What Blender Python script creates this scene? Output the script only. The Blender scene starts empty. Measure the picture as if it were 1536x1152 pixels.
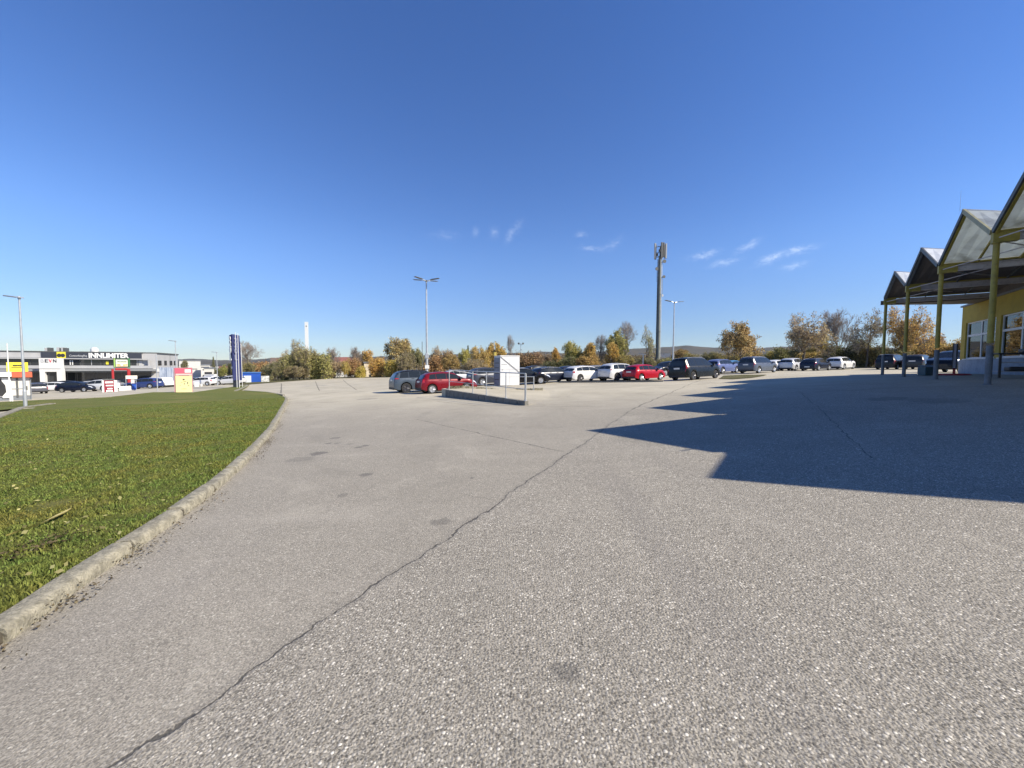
import bpy, bmesh, math, random
import numpy as np
from mathutils import Vector, Matrix, noise
from mathutils.geometry import delaunay_2d_cdt

scene = bpy.context.scene
COL = scene.collection
R_ = math.radians

# ------------------------------------------------------------------ camera
F_PX = 579.0                      # focal length in photo pixels (1536 wide)
EYE = Vector((0.0, 0.0, 1.6))
PITCH, ROLL = R_(2.82), R_(0.25)
CAMM = (Matrix.Rotation(R_(90) - PITCH, 3, 'X') @ Matrix.Rotation(ROLL, 3, 'Z'))
cd = bpy.data.cameras.new('camera')
cam = bpy.data.objects.new('camera', cd)
COL.objects.link(cam)
cam.matrix_world = Matrix.Translation(EYE) @ CAMM.to_4x4()
cd.sensor_fit = 'HORIZONTAL'
cd.sensor_width = 36.0
cd.lens = 36.0 * F_PX / 1536.0
cd.clip_start = 0.05
cd.clip_end = 20000
scene.camera = cam
scene.render.resolution_x, scene.render.resolution_y = 1024, 768

# ------------------------------------------------------------------ light
SUN_DIR = Vector((0.95, -0.31, 0.76)).normalized()      # towards the sun
SUN_EL = math.asin(SUN_DIR.z)
SUN_AZ = math.atan2(SUN_DIR.x, SUN_DIR.y)
sl = bpy.data.lights.new('sun', 'SUN')
sl.energy = 5.0
sl.angle = R_(0.5)
sl.color = (1.0, 0.91, 0.75)
so = bpy.data.objects.new('sun', sl)
COL.objects.link(so)
so.rotation_euler = SUN_DIR.to_track_quat('Z', 'Y').to_euler()
so.location = (20, -10, 40)

scene.view_settings.view_transform = 'Standard'
scene.view_settings.look = 'None'
scene.view_settings.exposure = 0.75
scene.view_settings.gamma = 1
scene.view_settings.use_curve_mapping = False


def ray(px, py):
    v = CAMM @ Vector(((px - 768) / F_PX, -(py - 576) / F_PX, -1.0))
    return v


def P(px, py, Y):
    v = ray(px, py)
    return EYE + v * (Y / v.y)


class NT:
    """small node helper"""
    def __init__(s, tree):
        s.t = tree
        s.n = tree.nodes
        s.l = tree.links

    def new(s, typ, **kw):
        n = s.n.new(typ)
        for k, v in kw.items():
            setattr(n, k, v)
        return n

    def put(s, sock, v):
        if isinstance(v, bpy.types.NodeSocket):
            s.l.new(v, sock)
        elif v is not None:
            if isinstance(v, (tuple, list)) and len(v) == 3 and sock.type == 'RGBA':
                v = (*v, 1)
            sock.default_value = v

    def math(s, op, a, b=None, c=None, clamp=False):
        n = s.new('ShaderNodeMath', operation=op)
        n.use_clamp = clamp
        s.put(n.inputs[0], a)
        if b is not None: s.put(n.inputs[1], b)
        if c is not None: s.put(n.inputs[2], c)
        return n.outputs[0]

    def mix(s, f, a, b, mode='MIX'):
        n = s.new('ShaderNodeMix', data_type='RGBA', blend_type=mode)
        s.put(n.inputs[0], f)
        s.put(n.inputs[6], a)
        s.put(n.inputs[7], b)
        return n.outputs[2]

    def noise(s, vec, scale, detail=3, rough=0.55, dist=0):
        n = s.new('ShaderNodeTexNoise')
        if vec is not None: s.put(n.inputs['Vector'], vec)
        n.inputs['Scale'].default_value = scale
        n.inputs['Detail'].default_value = detail
        n.inputs['Roughness'].default_value = rough
        n.inputs['Distortion'].default_value = dist
        return n.outputs['Fac']

    def ramp(s, f, lo, hi):
        n = s.new('ShaderNodeMapRange')
        n.interpolation_type = 'SMOOTHSTEP'
        s.put(n.inputs[0], f)
        n.inputs[1].default_value = lo
        n.inputs[2].default_value = hi
        return n.outputs[0]


# ------------------------------------------------------------------ sky
def make_world():
    w = bpy.data.worlds.new('World')
    scene.world = w
    w.use_nodes = True
    k = NT(w.node_tree)
    bg = k.n['Background']
    sky = k.new('ShaderNodeTexSky', sky_type='NISHITA')
    sky.sun_disc = False
    sky.sun_elevation = SUN_EL
    sky.sun_rotation = SUN_AZ
    sky.altitude = 300
    sky.air_density = 1.0
    sky.dust_density = 0.0
    sky.ozone_density = 3.0
    tc = k.new('ShaderNodeTexCoord')
    nrm = k.new('ShaderNodeVectorMath', operation='NORMALIZE')
    k.l.new(tc.outputs['Generated'], nrm.inputs[0])
    sep = k.new('ShaderNodeSeparateXYZ')
    k.l.new(nrm.outputs[0], sep.inputs[0])
    az = k.math('ARCTAN2', sep.outputs[0], sep.outputs[1])
    el = k.math('ARCSINE', sep.outputs[2])
    wsp = k.new('ShaderNodeMapping')
    wsp.inputs['Scale'].default_value = (60, 60, 150)
    k.l.new(nrm.outputs[0], wsp.inputs[0])
    wn = k.noise(wsp.outputs[0], 1.0, 5, 0.65, 0.6)
    big = k.noise(nrm.outputs[0], 45, 4, 0.6, 0.4)
    # wisps of cirrus low in the sky: pixel centre, half width, half height, tilt
    wisps = [(666, 353, 22, 5, 4, .22), (713, 348, 7, 5, 60, .3), (742, 349, 7, 6, 60, .45), (765, 352, 12, 5, 65, .5),
             (775, 341, 14, 6, 50, .3), (872, 352, 9, 4, 0, .4), (887, 374, 17, 4, -8, .5), (922, 365, 14, 6, 35, .28),
             (1056, 382, 20, 4.5, 6, .85), (1087, 394, 22, 4.5, 7, .7), (1120, 370, 18, 5, 25, .8),
             (1160, 386, 24, 5, 18, .95), (1195, 376, 28, 5, 6, .85), (1192, 398, 19, 4, 10, .65), (905, 371, 20, 4, 10, .3)]
    tot = None
    for (px, py, hw, hh, tilt, st) in wisps:
        d = ray(px, py).normalized()
        a0, e0 = math.atan2(d.x, d.y), math.asin(d.z)
        kk = d.y                                  # pixels -> angle at this place
        sc = kk * kk / F_PX
        su = hw * sc; sv = hh * kk / F_PX
        da = k.math('SUBTRACT', az, a0)
        de = k.math('SUBTRACT', el, e0)
        de = k.math('ADD', de, k.math('MULTIPLY', k.math('SUBTRACT', big, .5), 0.022))
        ct, st_ = math.cos(R_(tilt)), math.sin(R_(tilt))
        u = k.math('ADD', k.math('MULTIPLY', da, ct / su), k.math('MULTIPLY', de, st_ / su))
        v = k.math('ADD', k.math('MULTIPLY', da, -st_ / sv), k.math('MULTIPLY', de, ct / sv))
        r2 = k.math('ADD', k.math('MULTIPLY', u, u), k.math('MULTIPLY', v, v))
        g = k.math('MULTIPLY', k.math('POWER', 2.718, k.math('MULTIPLY', r2, -1.3)), st)
        tot = g if tot is None else k.math('MAXIMUM', tot, g)
    m = k.math('MULTIPLY', tot, k.ramp(wn, 0.25, 0.7), clamp=True)
    hs = k.new('ShaderNodeHueSaturation')
    hs.inputs['Saturation'].default_value = SKY_SAT
    hs.inputs['Hue'].default_value = SKY_HUE
    k.l.new(sky.outputs[0], hs.inputs['Color'])
    low = k.mix(k.ramp(el, -.02, .30), (.46, .52, .66), (1, 1, 1))          # sky colour painted dimmer and bluer along the horizon
    base = k.mix(1.0, hs.outputs[0], low, 'MULTIPLY')
    c = k.mix(k.math('MULTIPLY', m, 0.38), base, (7.5, 8.0, 8.6))
    k.l.new(c, bg.inputs[0])
    bg.inputs[1].default_value = 0.104


SKY_SAT, SKY_HUE = 1.24, 0.514
make_world()

# ------------------------------------------------------------------ terrain: a smooth surface through surveyed points
_ctl = [(0, 0, 0), (0, 3, 0), (-3, 2.3, -.08), (-2, 8, -.06), (1.76, 9.14, .04), (4.36, 13, .15), (7, 16.8, .26), (9.6, 20.7, .35),
        (12.2, 24.5, .48), (2.56, 5.25, .12), (4.94, 3.73, .32), (0, -12, 0), (12, -6, .9),
        (-12, -6, -.35), (9.5, 4.2, .85)]
def _c(px, py, Y):
    p = P(px, py, Y)
    _ctl.append((p.x, p.y, p.z))
for a in ((1484, 575.6, 11.94), (1403, 568.3, 15.9), (1355, 565.7, 19.6), (1323.5, 561.7, 23.5), (1438, 560, 24.6),
          (668, 589, 27.3), (650, 590, 26), (870, 571, 37), (965, 570.5, 36.5), (1040, 569, 33), (1135, 559, 42), (1222, 555.5, 50), (1260, 553, 53),
          (1340, 552, 50), (118, 589, 51), (430, 599, 23.8), (38, 612, 20.8), (500, 567.5, 85), (590, 565.5, 88), (352, 582, 50), (727, 577, 37),
          (120, 582, 79), (30, 603, 27), (786, 608, 15.7), (668, 595, 22), (375, 576, 64), (265, 584, 47.5)):
    _c(*a)
_ctl += [(60, 100, 1.3), (110, 60, 1.45), (110, 140, 1.45), (0, 150, -.3), (-60, 150, -3.0), (-130, 100, -3.6),
         (-130, 40, -2.8), (-80, -15, -2.0), (60, 0, 1.4), (100, -15, 1.5), (35, 12, 1.2), (20, 100, .4)]
_C = np.array(_ctl, float)


def _phi(r2):
    return 0.5 * r2 * np.log(np.maximum(r2, 1e-9))


def _fit():
    n = len(_C)
    X = _C[:, :2]
    d2 = ((X[:, None, :] - X[None, :, :]) ** 2).sum(2)
    K = _phi(d2) + np.eye(n) * 18.0
    Pm = np.hstack([np.ones((n, 1)), X])
    A = np.zeros((n + 3, n + 3))
    A[:n, :n] = K; A[:n, n:] = Pm; A[n:, :n] = Pm.T
    b = np.zeros(n + 3); b[:n] = _C[:, 2]
    return np.linalg.solve(A, b)
_W = _fit()


def gz_arr(x, y):
    x = np.clip(np.asarray(x, float), -135, 115)
    y = np.clip(np.asarray(y, float), -16, 160)
    out = np.full(x.shape, _W[-3]) + _W[-2] * x + _W[-1] * y
    for i in range(len(_C)):
        out = out + _W[i] * _phi((x - _C[i, 0]) ** 2 + (y - _C[i, 1]) ** 2)
    return out


def gz(x, y):
    return float(gz_arr(np.array([x]), np.array([y]))[0])


def G(px, Y, dz=0.0):
    """ground point seen in column px at depth Y"""
    z = 0.0
    p = None
    for _ in range(4):
        r = ray(px, 576)
        # column plane: solve py so that z matches
        py = 560
        for _ in range(6):
            p = P(px, py, Y)
            z = gz(p.x, p.y) + dz
            py -= (z - p.z) * F_PX / Y
        break
    return Vector((p.x, p.y, z))


def gi(px, py, off=0.0):
    """where the ray through a pixel meets the ground"""
    Ys = np.concatenate([np.linspace(0.8, 40, 400), np.linspace(40.2, 160, 400)])
    r = ray(px, py)
    x = EYE.x + r.x / r.y * Ys
    z = EYE.z + r.z / r.y * Ys
    g = gz_arr(x, Ys) + off
    d = z - g
    i = np.where(d <= 0)[0]
    if len(i) == 0:
        Y = 160.0
    else:
        i = i[0]
        if i == 0: Y = Ys[0]
        else: Y = Ys[i - 1] + (Ys[i] - Ys[i - 1]) * d[i - 1] / (d[i - 1] - d[i])
    p = EYE + r * (Y / r.y)
    return Vector((p.x, p.y, gz(p.x, p.y)))

# ------------------------------------------------------------------ materials
_M = {}


def pm(name, col, rough=0.6, metal=0.0, var=0.0, vscale=3.0, bump=0.0, bscale=40.0, coat=0.0, spec=None, dirt=None, trans=0.0, alpha=1.0, emit=None):
    if name in _M: return _M[name]
    m = bpy.data.materials.new(name)
    m.use_nodes = True
    k = NT(m.node_tree)
    b = k.n['Principled BSDF']
    b.inputs['Roughness'].default_value = rough
    b.inputs['Metallic'].default_value = metal
    b.inputs['Coat Weight'].default_value = coat
    if spec is not None: b.inputs['Specular IOR Level'].default_value = spec
    if trans: b.inputs['Transmission Weight'].default_value = trans
    if alpha < 1: b.inputs['Alpha'].default_value = alpha
    tc = k.new('ShaderNodeTexCoord')
    c = (*col, 1)
    if var > 0 or dirt:
        f = k.noise(tc.outputs['Object'], vscale, 5, 0.65)
        lo = tuple(x * (1 - var) for x in col); hi = tuple(min(1, x * (1 + var)) for x in col)
        c = k.mix(k.ramp(f, .3, .7), lo, hi)
        if dirt:
            f2 = k.noise(tc.outputs['Object'], vscale * 2.7, 6, 0.7)
            c = k.mix(k.math('MULTIPLY', k.ramp(f2, .48, .72), dirt[1]), c, dirt[0])
    k.put(b.inputs['Base Color'], c)
    if bump > 0:
        bn = k.new('ShaderNodeBump')
        bn.inputs['Strength'].default_value = bump
        bn.inputs['Distance'].default_value = 0.02
        k.l.new(k.noise(tc.outputs['Object'], bscale, 4), bn.inputs['Height'])
        k.l.new(bn.outputs[0], b.inputs['Normal'])
    _M[name] = m
    return m


def m_paint():
    if 'car_paint' in _M: return _M['car_paint']
    m = bpy.data.materials.new('car_paint'); m.use_nodes = True
    k = NT(m.node_tree); b = k.n['Principled BSDF']
    oi = k.new('ShaderNodeObjectInfo')
    tc = k.new('ShaderNodeTexCoord')
    sep = k.new('ShaderNodeSeparateXYZ'); k.l.new(tc.outputs['Object'], sep.inputs[0])
    f = k.noise(tc.outputs['Object'], 6, 5, .7)
    low = k.math('MULTIPLY', k.ramp(sep.outputs[2], 0.75, 0.2), k.ramp(f, .3, .75))
    k.put(b.inputs['Base Color'], k.mix(k.math('MULTIPLY', low, .15), oi.outputs['Color'], (.07, .062, .052)))
    b.inputs['Metallic'].default_value = 0.15
    k.put(b.inputs['Roughness'], k.math('ADD', k.math('MULTIPLY', f, .18), .2))
    b.inputs['Coat Weight'].default_value = .12
    b.inputs['Specular IOR Level'].default_value = .35
    b.inputs['Coat Roughness'].default_value = .06
    _M['car_paint'] = m
    return m


def m_leaf(turf=False):
    nm = 'turf_blades' if turf else 'foliage'
    if nm in _M: return _M[nm]
    m = bpy.data.materials.new(nm); m.use_nodes = True
    k = NT(m.node_tree)
    out = k.n['Material Output']
    k.n.remove(k.n['Principled BSDF'])
    oi = k.new('ShaderNodeObjectInfo')
    ge = k.new('ShaderNodeNewGeometry')
    tc = k.new('ShaderNodeTexCoord')
    rnd = ge.outputs['Random Per Island']
    hs = k.new('ShaderNodeHueSaturation')
    k.l.new(oi.outputs['Color'], hs.inputs['Color'])
    k.put(hs.inputs['Value'], k.math('ADD', k.math('MULTIPLY', rnd, 1.2), 0.4))
    f = k.noise(tc.outputs['Object'], 5, 2)
    g = k.noise(tc.outputs['Object'], .8, 4, .6)
    if turf: f = k.math('SUBTRACT', f, k.math('MULTIPLY', k.ramp(g, .42, .66), .5))
    k.put(hs.inputs['Hue'], k.math('ADD', k.math('MULTIPLY', k.math('SUBTRACT', f, .5), .12 if turf else .06), .5 if turf else .512))
    d = k.new('ShaderNodeBsdfDiffuse'); t = k.new('ShaderNodeBsdfTranslucent')
    k.l.new(hs.outputs[0], d.inputs[0]); k.l.new(hs.outputs[0], t.inputs[0])
    mx = k.new('ShaderNodeMixShader'); mx.inputs[0].default_value = .3
    k.l.new(d.outputs[0], mx.inputs[1]); k.l.new(t.outputs[0], mx.inputs[2])
    k.l.new(mx.outputs[0], out.inputs[0])
    _M[nm] = m
    return m


def m_glass():
    if 'window_glass' in _M: return _M['window_glass']
    m = bpy.data.materials.new('window_glass'); m.use_nodes = True
    k = NT(m.node_tree); out = k.n['Material Output']
    k.n.remove(k.n['Principled BSDF'])
    g = k.new('ShaderNodeBsdfGlossy'); g.inputs['Roughness'].default_value = .02
    g.inputs['Color'].default_value = (.85, .88, .9, 1)
    t = k.new('ShaderNodeBsdfTransparent'); t.inputs['Color'].default_value = (.62, .66, .66, 1)
    fr = k.new('ShaderNodeFresnel'); fr.inputs[0].default_value = 1.9
    mx = k.new('ShaderNodeMixShader')
    k.l.new(fr.outputs[0], mx.inputs[0]); k.l.new(t.outputs[0], mx.inputs[1]); k.l.new(g.outputs[0], mx.inputs[2])
    k.l.new(mx.outputs[0], out.inputs[0])
    _M['window_glass'] = m
    return m


def m_panel():
    """weathered translucent roof sheeting"""
    m = bpy.data.materials.new('cloudy_roof_sheet'); m.use_nodes = True
    k = NT(m.node_tree); out = k.n['Material Output']
    b = k.n['Principled BSDF']
    tc = k.new('ShaderNodeTexCoord')
    f = k.noise(tc.outputs['Object'], 1.1, 5, .6, .5)
    f2 = k.noise(tc.outputs['Object'], 5, 5, .7)
    dirt = k.math('MULTIPLY', k.ramp(f, .45, .72), .75)
    c = k.mix(dirt, (.60, .64, .64), (.24, .25, .22))
    c = k.mix(k.math('MULTIPLY', k.ramp(f2, .5, .75), .35), c, (.35, .34, .27))
    k.put(b.inputs['Base Color'], c)
    b.inputs['Roughness'].default_value = .35
    t = k.new('ShaderNodeBsdfTranslucent')
    k.put(t.inputs[0], c)
    mx = k.new('ShaderNodeMixShader'); mx.inputs[0].default_value = .5
    k.l.new(b.outputs[0], mx.inputs[1]); k.l.new(t.outputs[0], mx.inputs[2])
    k.l.new(mx.outputs[0], out.inputs[0])
    return m


# ------------------------------------------------------------------ objects
def tag(o, label=None, cat=None, group=None, kind=None):
    if label: o['label'] = label
    if cat: o['category'] = cat
    if group: o['group'] = group
    if kind: o['kind'] = kind
    return o


def empty(name, loc, rz=0, label=None, cat=None, group=None):
    o = bpy.data.objects.new(name, None)
    o.empty_display_size = .3
    COL.objects.link(o)
    o.location = loc
    o.rotation_euler = (0, 0, rz)
    return tag(o, label, cat, group)


def link_mesh(name, me, parent=None, col=None):
    o = bpy.data.objects.new(name, me)
    COL.objects.link(o)
    if parent: o.parent = parent
    if col: o.color = (*col, 1)
    return o


class MB:
    def __init__(s):
        s.v = []; s.f = []; s.mi = []

    def add(s, vs, fs, mi=0):
        n = len(s.v)
        s.v += [tuple(v) for v in vs]
        s.f += [tuple(i + n for i in f) for f in fs]
        s.mi += [mi] * len(fs)
        return s

    def obox(s, o, ax, ay, az, mi=0):
        o = Vector(o); ax = Vector(ax); ay = Vector(ay); az = Vector(az)
        vs = [o, o + ax, o + ax + ay, o + ay, o + az, o + ax + az, o + ax + ay + az, o + ay + az]
        fs = [(0, 3, 2, 1), (4, 5, 6, 7), (0, 1, 5, 4), (1, 2, 6, 5), (2, 3, 7, 6), (3, 0, 4, 7)]
        if ax.cross(ay).dot(az) < 0: fs = [f[::-1] for f in fs]
        return s.add(vs, fs, mi)

    def box(s, x0, x1, y0, y1, z0, z1, mi=0):
        return s.obox((x0, y0, z0), (x1 - x0, 0, 0), (0, y1 - y0, 0), (0, 0, z1 - z0), mi)

    def tube(s, p0, p1, r0, r1=None, n=10, mi=0, cap=True):
        p0 = Vector(p0); p1 = Vector(p1)
        r1 = r0 if r1 is None else r1
        d = (p1 - p0)
        if d.length < 1e-7: return s
        d.normalize()
        a = d.orthogonal().normalized(); b = d.cross(a)
        vs = []
        for p, r in ((p0, r0), (p1, r1)):
            for i in range(n):
                t = 2 * math.pi * i / n
                vs.append(p + (a * math.cos(t) + b * math.sin(t)) * r)
        fs = [(i, (i + 1) % n, n + (i + 1) % n, n + i) for i in range(n)]
        if cap: fs += [tuple(range(n))[::-1], tuple(range(n, 2 * n))]
        return s.add(vs, fs, mi)

    def lathe(s, prof, o=(0, 0, 0), n=16, mi=0, axis='Z'):
        vs = []
        for r, z in prof:
            for i in range(n):
                t = 2 * math.pi * i / n
                if axis == 'Z': vs.append((o[0] + r * math.cos(t), o[1] + r * math.sin(t), o[2] + z))
                else: vs.append((o[0] + r * math.cos(t), o[1] + z, o[2] + r * math.sin(t)))
        fs = []
        for j in range(len(prof) - 1):
            for i in range(n):
                f = (j * n + i, j * n + (i + 1) % n, (j + 1) * n + (i + 1) % n, (j + 1) * n + i)
                fs.append(f if axis == 'Z' else f[::-1])
        e0 = tuple(range(n))[::-1]; e1 = tuple((len(prof) - 1) * n + i for i in range(n))
        fs += [e0, e1] if axis == 'Z' else [e0[::-1], e1[::-1]]
        return s.add(vs, fs, mi)

    def prism(s, poly, off, mi=0):
        """closed polygon of 3-d points pushed along off"""
        n = len(poly); off = Vector(off)
        vs = [Vector(p) for p in poly] + [Vector(p) + off for p in poly]
        nrm = Vector((0, 0, 0))
        for i in range(n):
            nrm += vs[i].cross(vs[(i + 1) % n])
        fl = nrm.dot(off) > 0
        fs = [tuple(range(n))[::-1], tuple(range(n, 2 * n))] + [(i, (i + 1) % n, n + (i + 1) % n, n + i) for i in range(n)]
        if not fl: fs = [f[::-1] for f in fs]
        return s.add(vs, fs, mi)

    def mesh(s, name, mats, smooth=False, ang=40):
        me = bpy.data.meshes.new(name)
        me.from_pydata([tuple(v) for v in s.v], [], s.f)
        if not isinstance(mats, (list, tuple)): mats = [mats]
        for m in mats: me.materials.append(m)
        if len(mats) > 1: me.polygons.foreach_set('material_index', s.mi)
        if smooth:
            me.shade_smooth()
            me.set_sharp_from_angle(angle=R_(ang))
        me.update()
        return me

    def build(s, name, mats, parent=None, smooth=False, ang=40, bevel=0):
        o = link_mesh(name, s.mesh(name, mats, smooth, ang), parent)
        if bevel:
            b = o.modifiers.new('bevel', 'BEVEL'); b.width = bevel; b.segments = 2; b.limit_method = 'ANGLE'
        return o


def text_mesh(name, body, size, mat, parent, origin, ax, up, align='CENTER', extrude=0.01, width=None, bold=0.0):
    """flat lettering: origin = middle of the baseline, ax = reading direction, up = letter up"""
    cu = bpy.data.curves.new(name, 'FONT')
    cu.body = body; cu.size = size; cu.align_x = align; cu.extrude = extrude
    cu.offset = bold
    cu.resolution_u = 3
    t = bpy.data.objects.new('tmp_text', cu)
    COL.objects.link(t)
    dg = bpy.context.evaluated_depsgraph_get()
    me = bpy.data.meshes.new_from_object(t.evaluated_get(dg))
    bpy.data.objects.remove(t)
    ax = Vector(ax).normalized(); up = Vector(up).normalized(); n = ax.cross(up)
    sx = 1.0
    if width:
        xs = [v.co.x for v in me.vertices]
        sx = width / (max(xs) - min(xs))
    o = Vector(origin)
    for v in me.vertices:
        c = v.co.copy()
        v.co = o + ax * c.x * sx + up * c.y + n * c.z
    me.materials.clear(); me.materials.append(mat)
    return link_mesh(name, me, parent)


def copy_tree(o, parent=None):
    c = o.copy()
    COL.objects.link(c)
    c.parent = parent
    for ch in list(o.children):
        copy_tree(ch, c)
    return c


def sheet(name, poly, off, mat, step=1.0, kind='structure', near=None, thick=0.0):
    """ground sheet filling a world polygon, following the terrain"""
    xs = [p[0] for p in poly]; ys = [p[1] for p in poly]
    pts = []
    pl = []
    n = len(poly)
    for i in range(n):                                   # subdivide the outline
        a = Vector(poly[i][:2]); b = Vector(poly[(i + 1) % n][:2])
        m = max(1, int((b - a).length / step))
        for j in range(m): pl.append(a.lerp(b, j / m))
    x = min(xs) + step * .37
    def inside(x, y):
        c = False
        for i in range(len(pl)):
            a = pl[i]; b = pl[i - 1]
            if (a.y > y) != (b.y > y) and x < (b.x - a.x) * (y - a.y) / (b.y - a.y) + a.x: c = not c
        return c
    while x < max(xs):
        y = min(ys) + step * .41
        while y < max(ys):
            if inside(x, y): pts.append(Vector((x, y)))
            y += step
        x += step
    m = len(pl)
    allp = pl + pts
    r = delaunay_2d_cdt(allp, [(i, (i + 1) % m) for i in range(m)], [], 1, 1e-5)
    vx = np.array([p[0] for p in r[0]]); vy = np.array([p[1] for p in r[0]])
    vz = gz_arr(vx, vy) + off
    vs = list(zip(vx, vy, vz))
    fs = []
    for f in r[2]:
        a, b, c = (Vector(vs[i]) for i in f[:3])
        cr = (b - a).cross(c - a)
        cx = sum(vs[i][0] for i in f) / len(f); cy = sum(vs[i][1] for i in f) / len(f)
        if not inside(cx, cy): continue
        fs.append(tuple(f) if cr.z > 0 else tuple(f)[::-1])
    me = bpy.data.meshes.new(name)
    me.from_pydata(vs, [], fs)
    me.materials.append(mat)
    me.shade_smooth()
    o = link_mesh(name, me)
    if kind: o['kind'] = kind
    return o

# ------------------------------------------------------------------ ground
def m_asphalt():
    m = bpy.data.materials.new('worn_asphalt'); m.use_nodes = True
    k = NT(m.node_tree); b = k.n['Principled BSDF']
    tc = k.new('ShaderNodeTexCoord'); obj = tc.outputs['Object']
    sep = k.new('ShaderNodeSeparateXYZ'); k.l.new(obj, sep.inputs[0])
    X, Y = sep.outputs[0], sep.outputs[1]
    wob = k.noise(obj, 1.3, 6, .65)
    wob2 = k.noise(obj, 9.0, 4, .6)
    w = k.math('ADD', k.math('MULTIPLY', k.math('SUBTRACT', wob, .5), .34), k.math('MULTIPLY', k.math('SUBTRACT', wob2, .5), .05))

    def line(pa, pb, wmul=1.0):
        a = Vector((pa[0], pa[1])); d = Vector((pb[0] - pa[0], pb[1] - pa[1])); L = d.length; d.normalize()
        dx = k.math('SUBTRACT', X, a.x); dy = k.math('SUBTRACT', Y, a.y)
        u = k.math('ADD', k.math('MULTIPLY', dx, d.x), k.math('MULTIPLY', dy, d.y))
        s = k.math('ADD', k.math('MULTIPLY', dx, d.y), k.math('MULTIPLY', dy, -d.x))
        s = k.math('ADD', s, k.math('MULTIPLY', w, wmul))
        return u, s, L

    def crack(pa, pb, width, wmul=1.0):
        u, s, L = line(pa, pb, wmul)
        a = k.math('ABSOLUTE', s)
        wd = k.math('MULTIPLY', k.math('MAXIMUM', k.math('SUBTRACT', k.math('MULTIPLY', k.noise(obj, 3.1, 5, .7), 3.4), .8), .12), width)
        f = k.math('SUBTRACT', 1.0, k.math('DIVIDE', a, wd), clamp=True)
        f = k.math('MULTIPLY', f, 2.2, clamp=True)
        f = k.math('MULTIPLY', f, k.math('GREATER_THAN', u, 0.0))
        return k.math('MULTIPLY', f, k.math('LESS_THAN', u, L))

    A1 = gi(165, 1151); B1 = gi(948, 614.5); d1 = (B1 - A1)
    A0 = A1 - d1 * .35; B2 = A1 + d1 * 1.75
    u1, s1, L1 = line(A0, B2)
    right = k.ramp(s1, -.03, .03)
    # aggregate
    vo = k.new('ShaderNodeTexVoronoi', feature='F1'); vo.inputs['Scale'].default_value = 62
    k.l.new(obj, vo.inputs['Vector'])
    vd = vo.outputs['Distance']
    sc = k.new('ShaderNodeSeparateColor'); k.l.new(vo.outputs['Color'], sc.inputs[0])
    rnd = sc.outputs[0]
    vo2 = k.new('ShaderNodeTexVoronoi', feature='F1'); vo2.inputs['Scale'].default_value = 150
    k.l.new(obj, vo2.inputs['Vector'])
    sc2 = k.new('ShaderNodeSeparateColor'); k.l.new(vo2.outputs['Color'], sc2.inputs[0])
    patch = k.noise(obj, .16, 5, .6)
    patch2 = k.noise(obj, .9, 5, .65)
    # binder colour
    base = k.mix(k.ramp(patch, .32, .68), (.195, .180, .148), (.258, .238, .195))
    base = k.mix(k.math('MULTIPLY', k.ramp(patch2, .35, .75), .28), base, (.150, .138, .114))
    # every stone has its own tone between dark basalt and pale quartz
    tone = k.math('POWER', rnd, 2.6)
    st_c = k.mix(tone, (.06, .056, .048), (.86, .81, .70))
    st_c = k.mix(k.math('MULTIPLY', sc.outputs[1], .35), st_c, (.36, .31, .24))
    fine_c = k.mix(sc2.outputs[0], (.055, .05, .042), (.52, .475, .40))
    size = k.math('ADD', k.math('MULTIPLY', sc.outputs[2], .30), .22)
    stone = k.math('SUBTRACT', 1, k.ramp(k.math('DIVIDE', vd, size), .75, 1.2))
    c = k.mix(.62, base, fine_c)
    st = k.math('MULTIPLY', stone, k.math('ADD', .55, k.math('MULTIPLY', right, .30)))
    c = k.mix(st, c, st_c)
    pick = k.math('ADD', .7, k.math('MULTIPLY', right, .3))
    c = k.mix(k.math('MULTIPLY', k.math('SUBTRACT', 1, right), .25), c, (.275, .252, .208))
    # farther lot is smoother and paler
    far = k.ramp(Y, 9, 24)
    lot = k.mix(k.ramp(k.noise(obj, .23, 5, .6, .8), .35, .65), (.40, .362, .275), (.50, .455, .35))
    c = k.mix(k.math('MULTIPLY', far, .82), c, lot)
    # tyre-worn streaks in the driving direction
    mp = k.new('ShaderNodeMapping'); mp.inputs['Rotation'].default_value = (0, 0, R_(-30)); mp.inputs['Scale'].default_value = (.9, .12, 1)
    k.l.new(obj, mp.inputs[0])
    c = k.mix(k.math('MULTIPLY', k.ramp(k.noise(mp.outputs[0], 1.2, 4, .6), .52, .75), .20), c, (.17, .158, .148))
    mp2 = k.new('ShaderNodeMapping'); mp2.inputs['Rotation'].default_value = (0, 0, R_(20)); mp2.inputs['Scale'].default_value = (.1, 1.2, 1)
    k.l.new(obj, mp2.inputs[0])
    c = k.mix(k.math('MULTIPLY', k.ramp(k.noise(mp2.outputs[0], .8, 4, .6), .5, .75), .22), c, (.42, .385, .33))
    # broad weathering, older repairs
    pw = k.noise(obj, .42, 6, .7, 1.2)
    c = k.mix(k.math('MULTIPLY', k.ramp(pw, .50, .66), .22), c, (.15, .14, .115))
    c = k.mix(k.math('MULTIPLY', k.ramp(pw, .46, .34), .16), c, (.50, .46, .38))
    # stains
    spots = [(478, 680, .16, .8), (450, 689, .22, .3), (549, 712, .10, .7), (514, 743, .07, .5), (663, 783, .11, .55), (848, 1008, .075, .6), (503, 657, .12, .6),
             (493, 665, .08, .7), (505, 665, .06, .6), (524, 666, .09, .4), (538, 671, .08, .8), (548, 668.5, .07, .9), (708, 717, .03, .9),
             (551, 598.5, .55, .5), (1330, 598, .5, .5), (1400, 601, .6, .4)]
    tot = None
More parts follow.
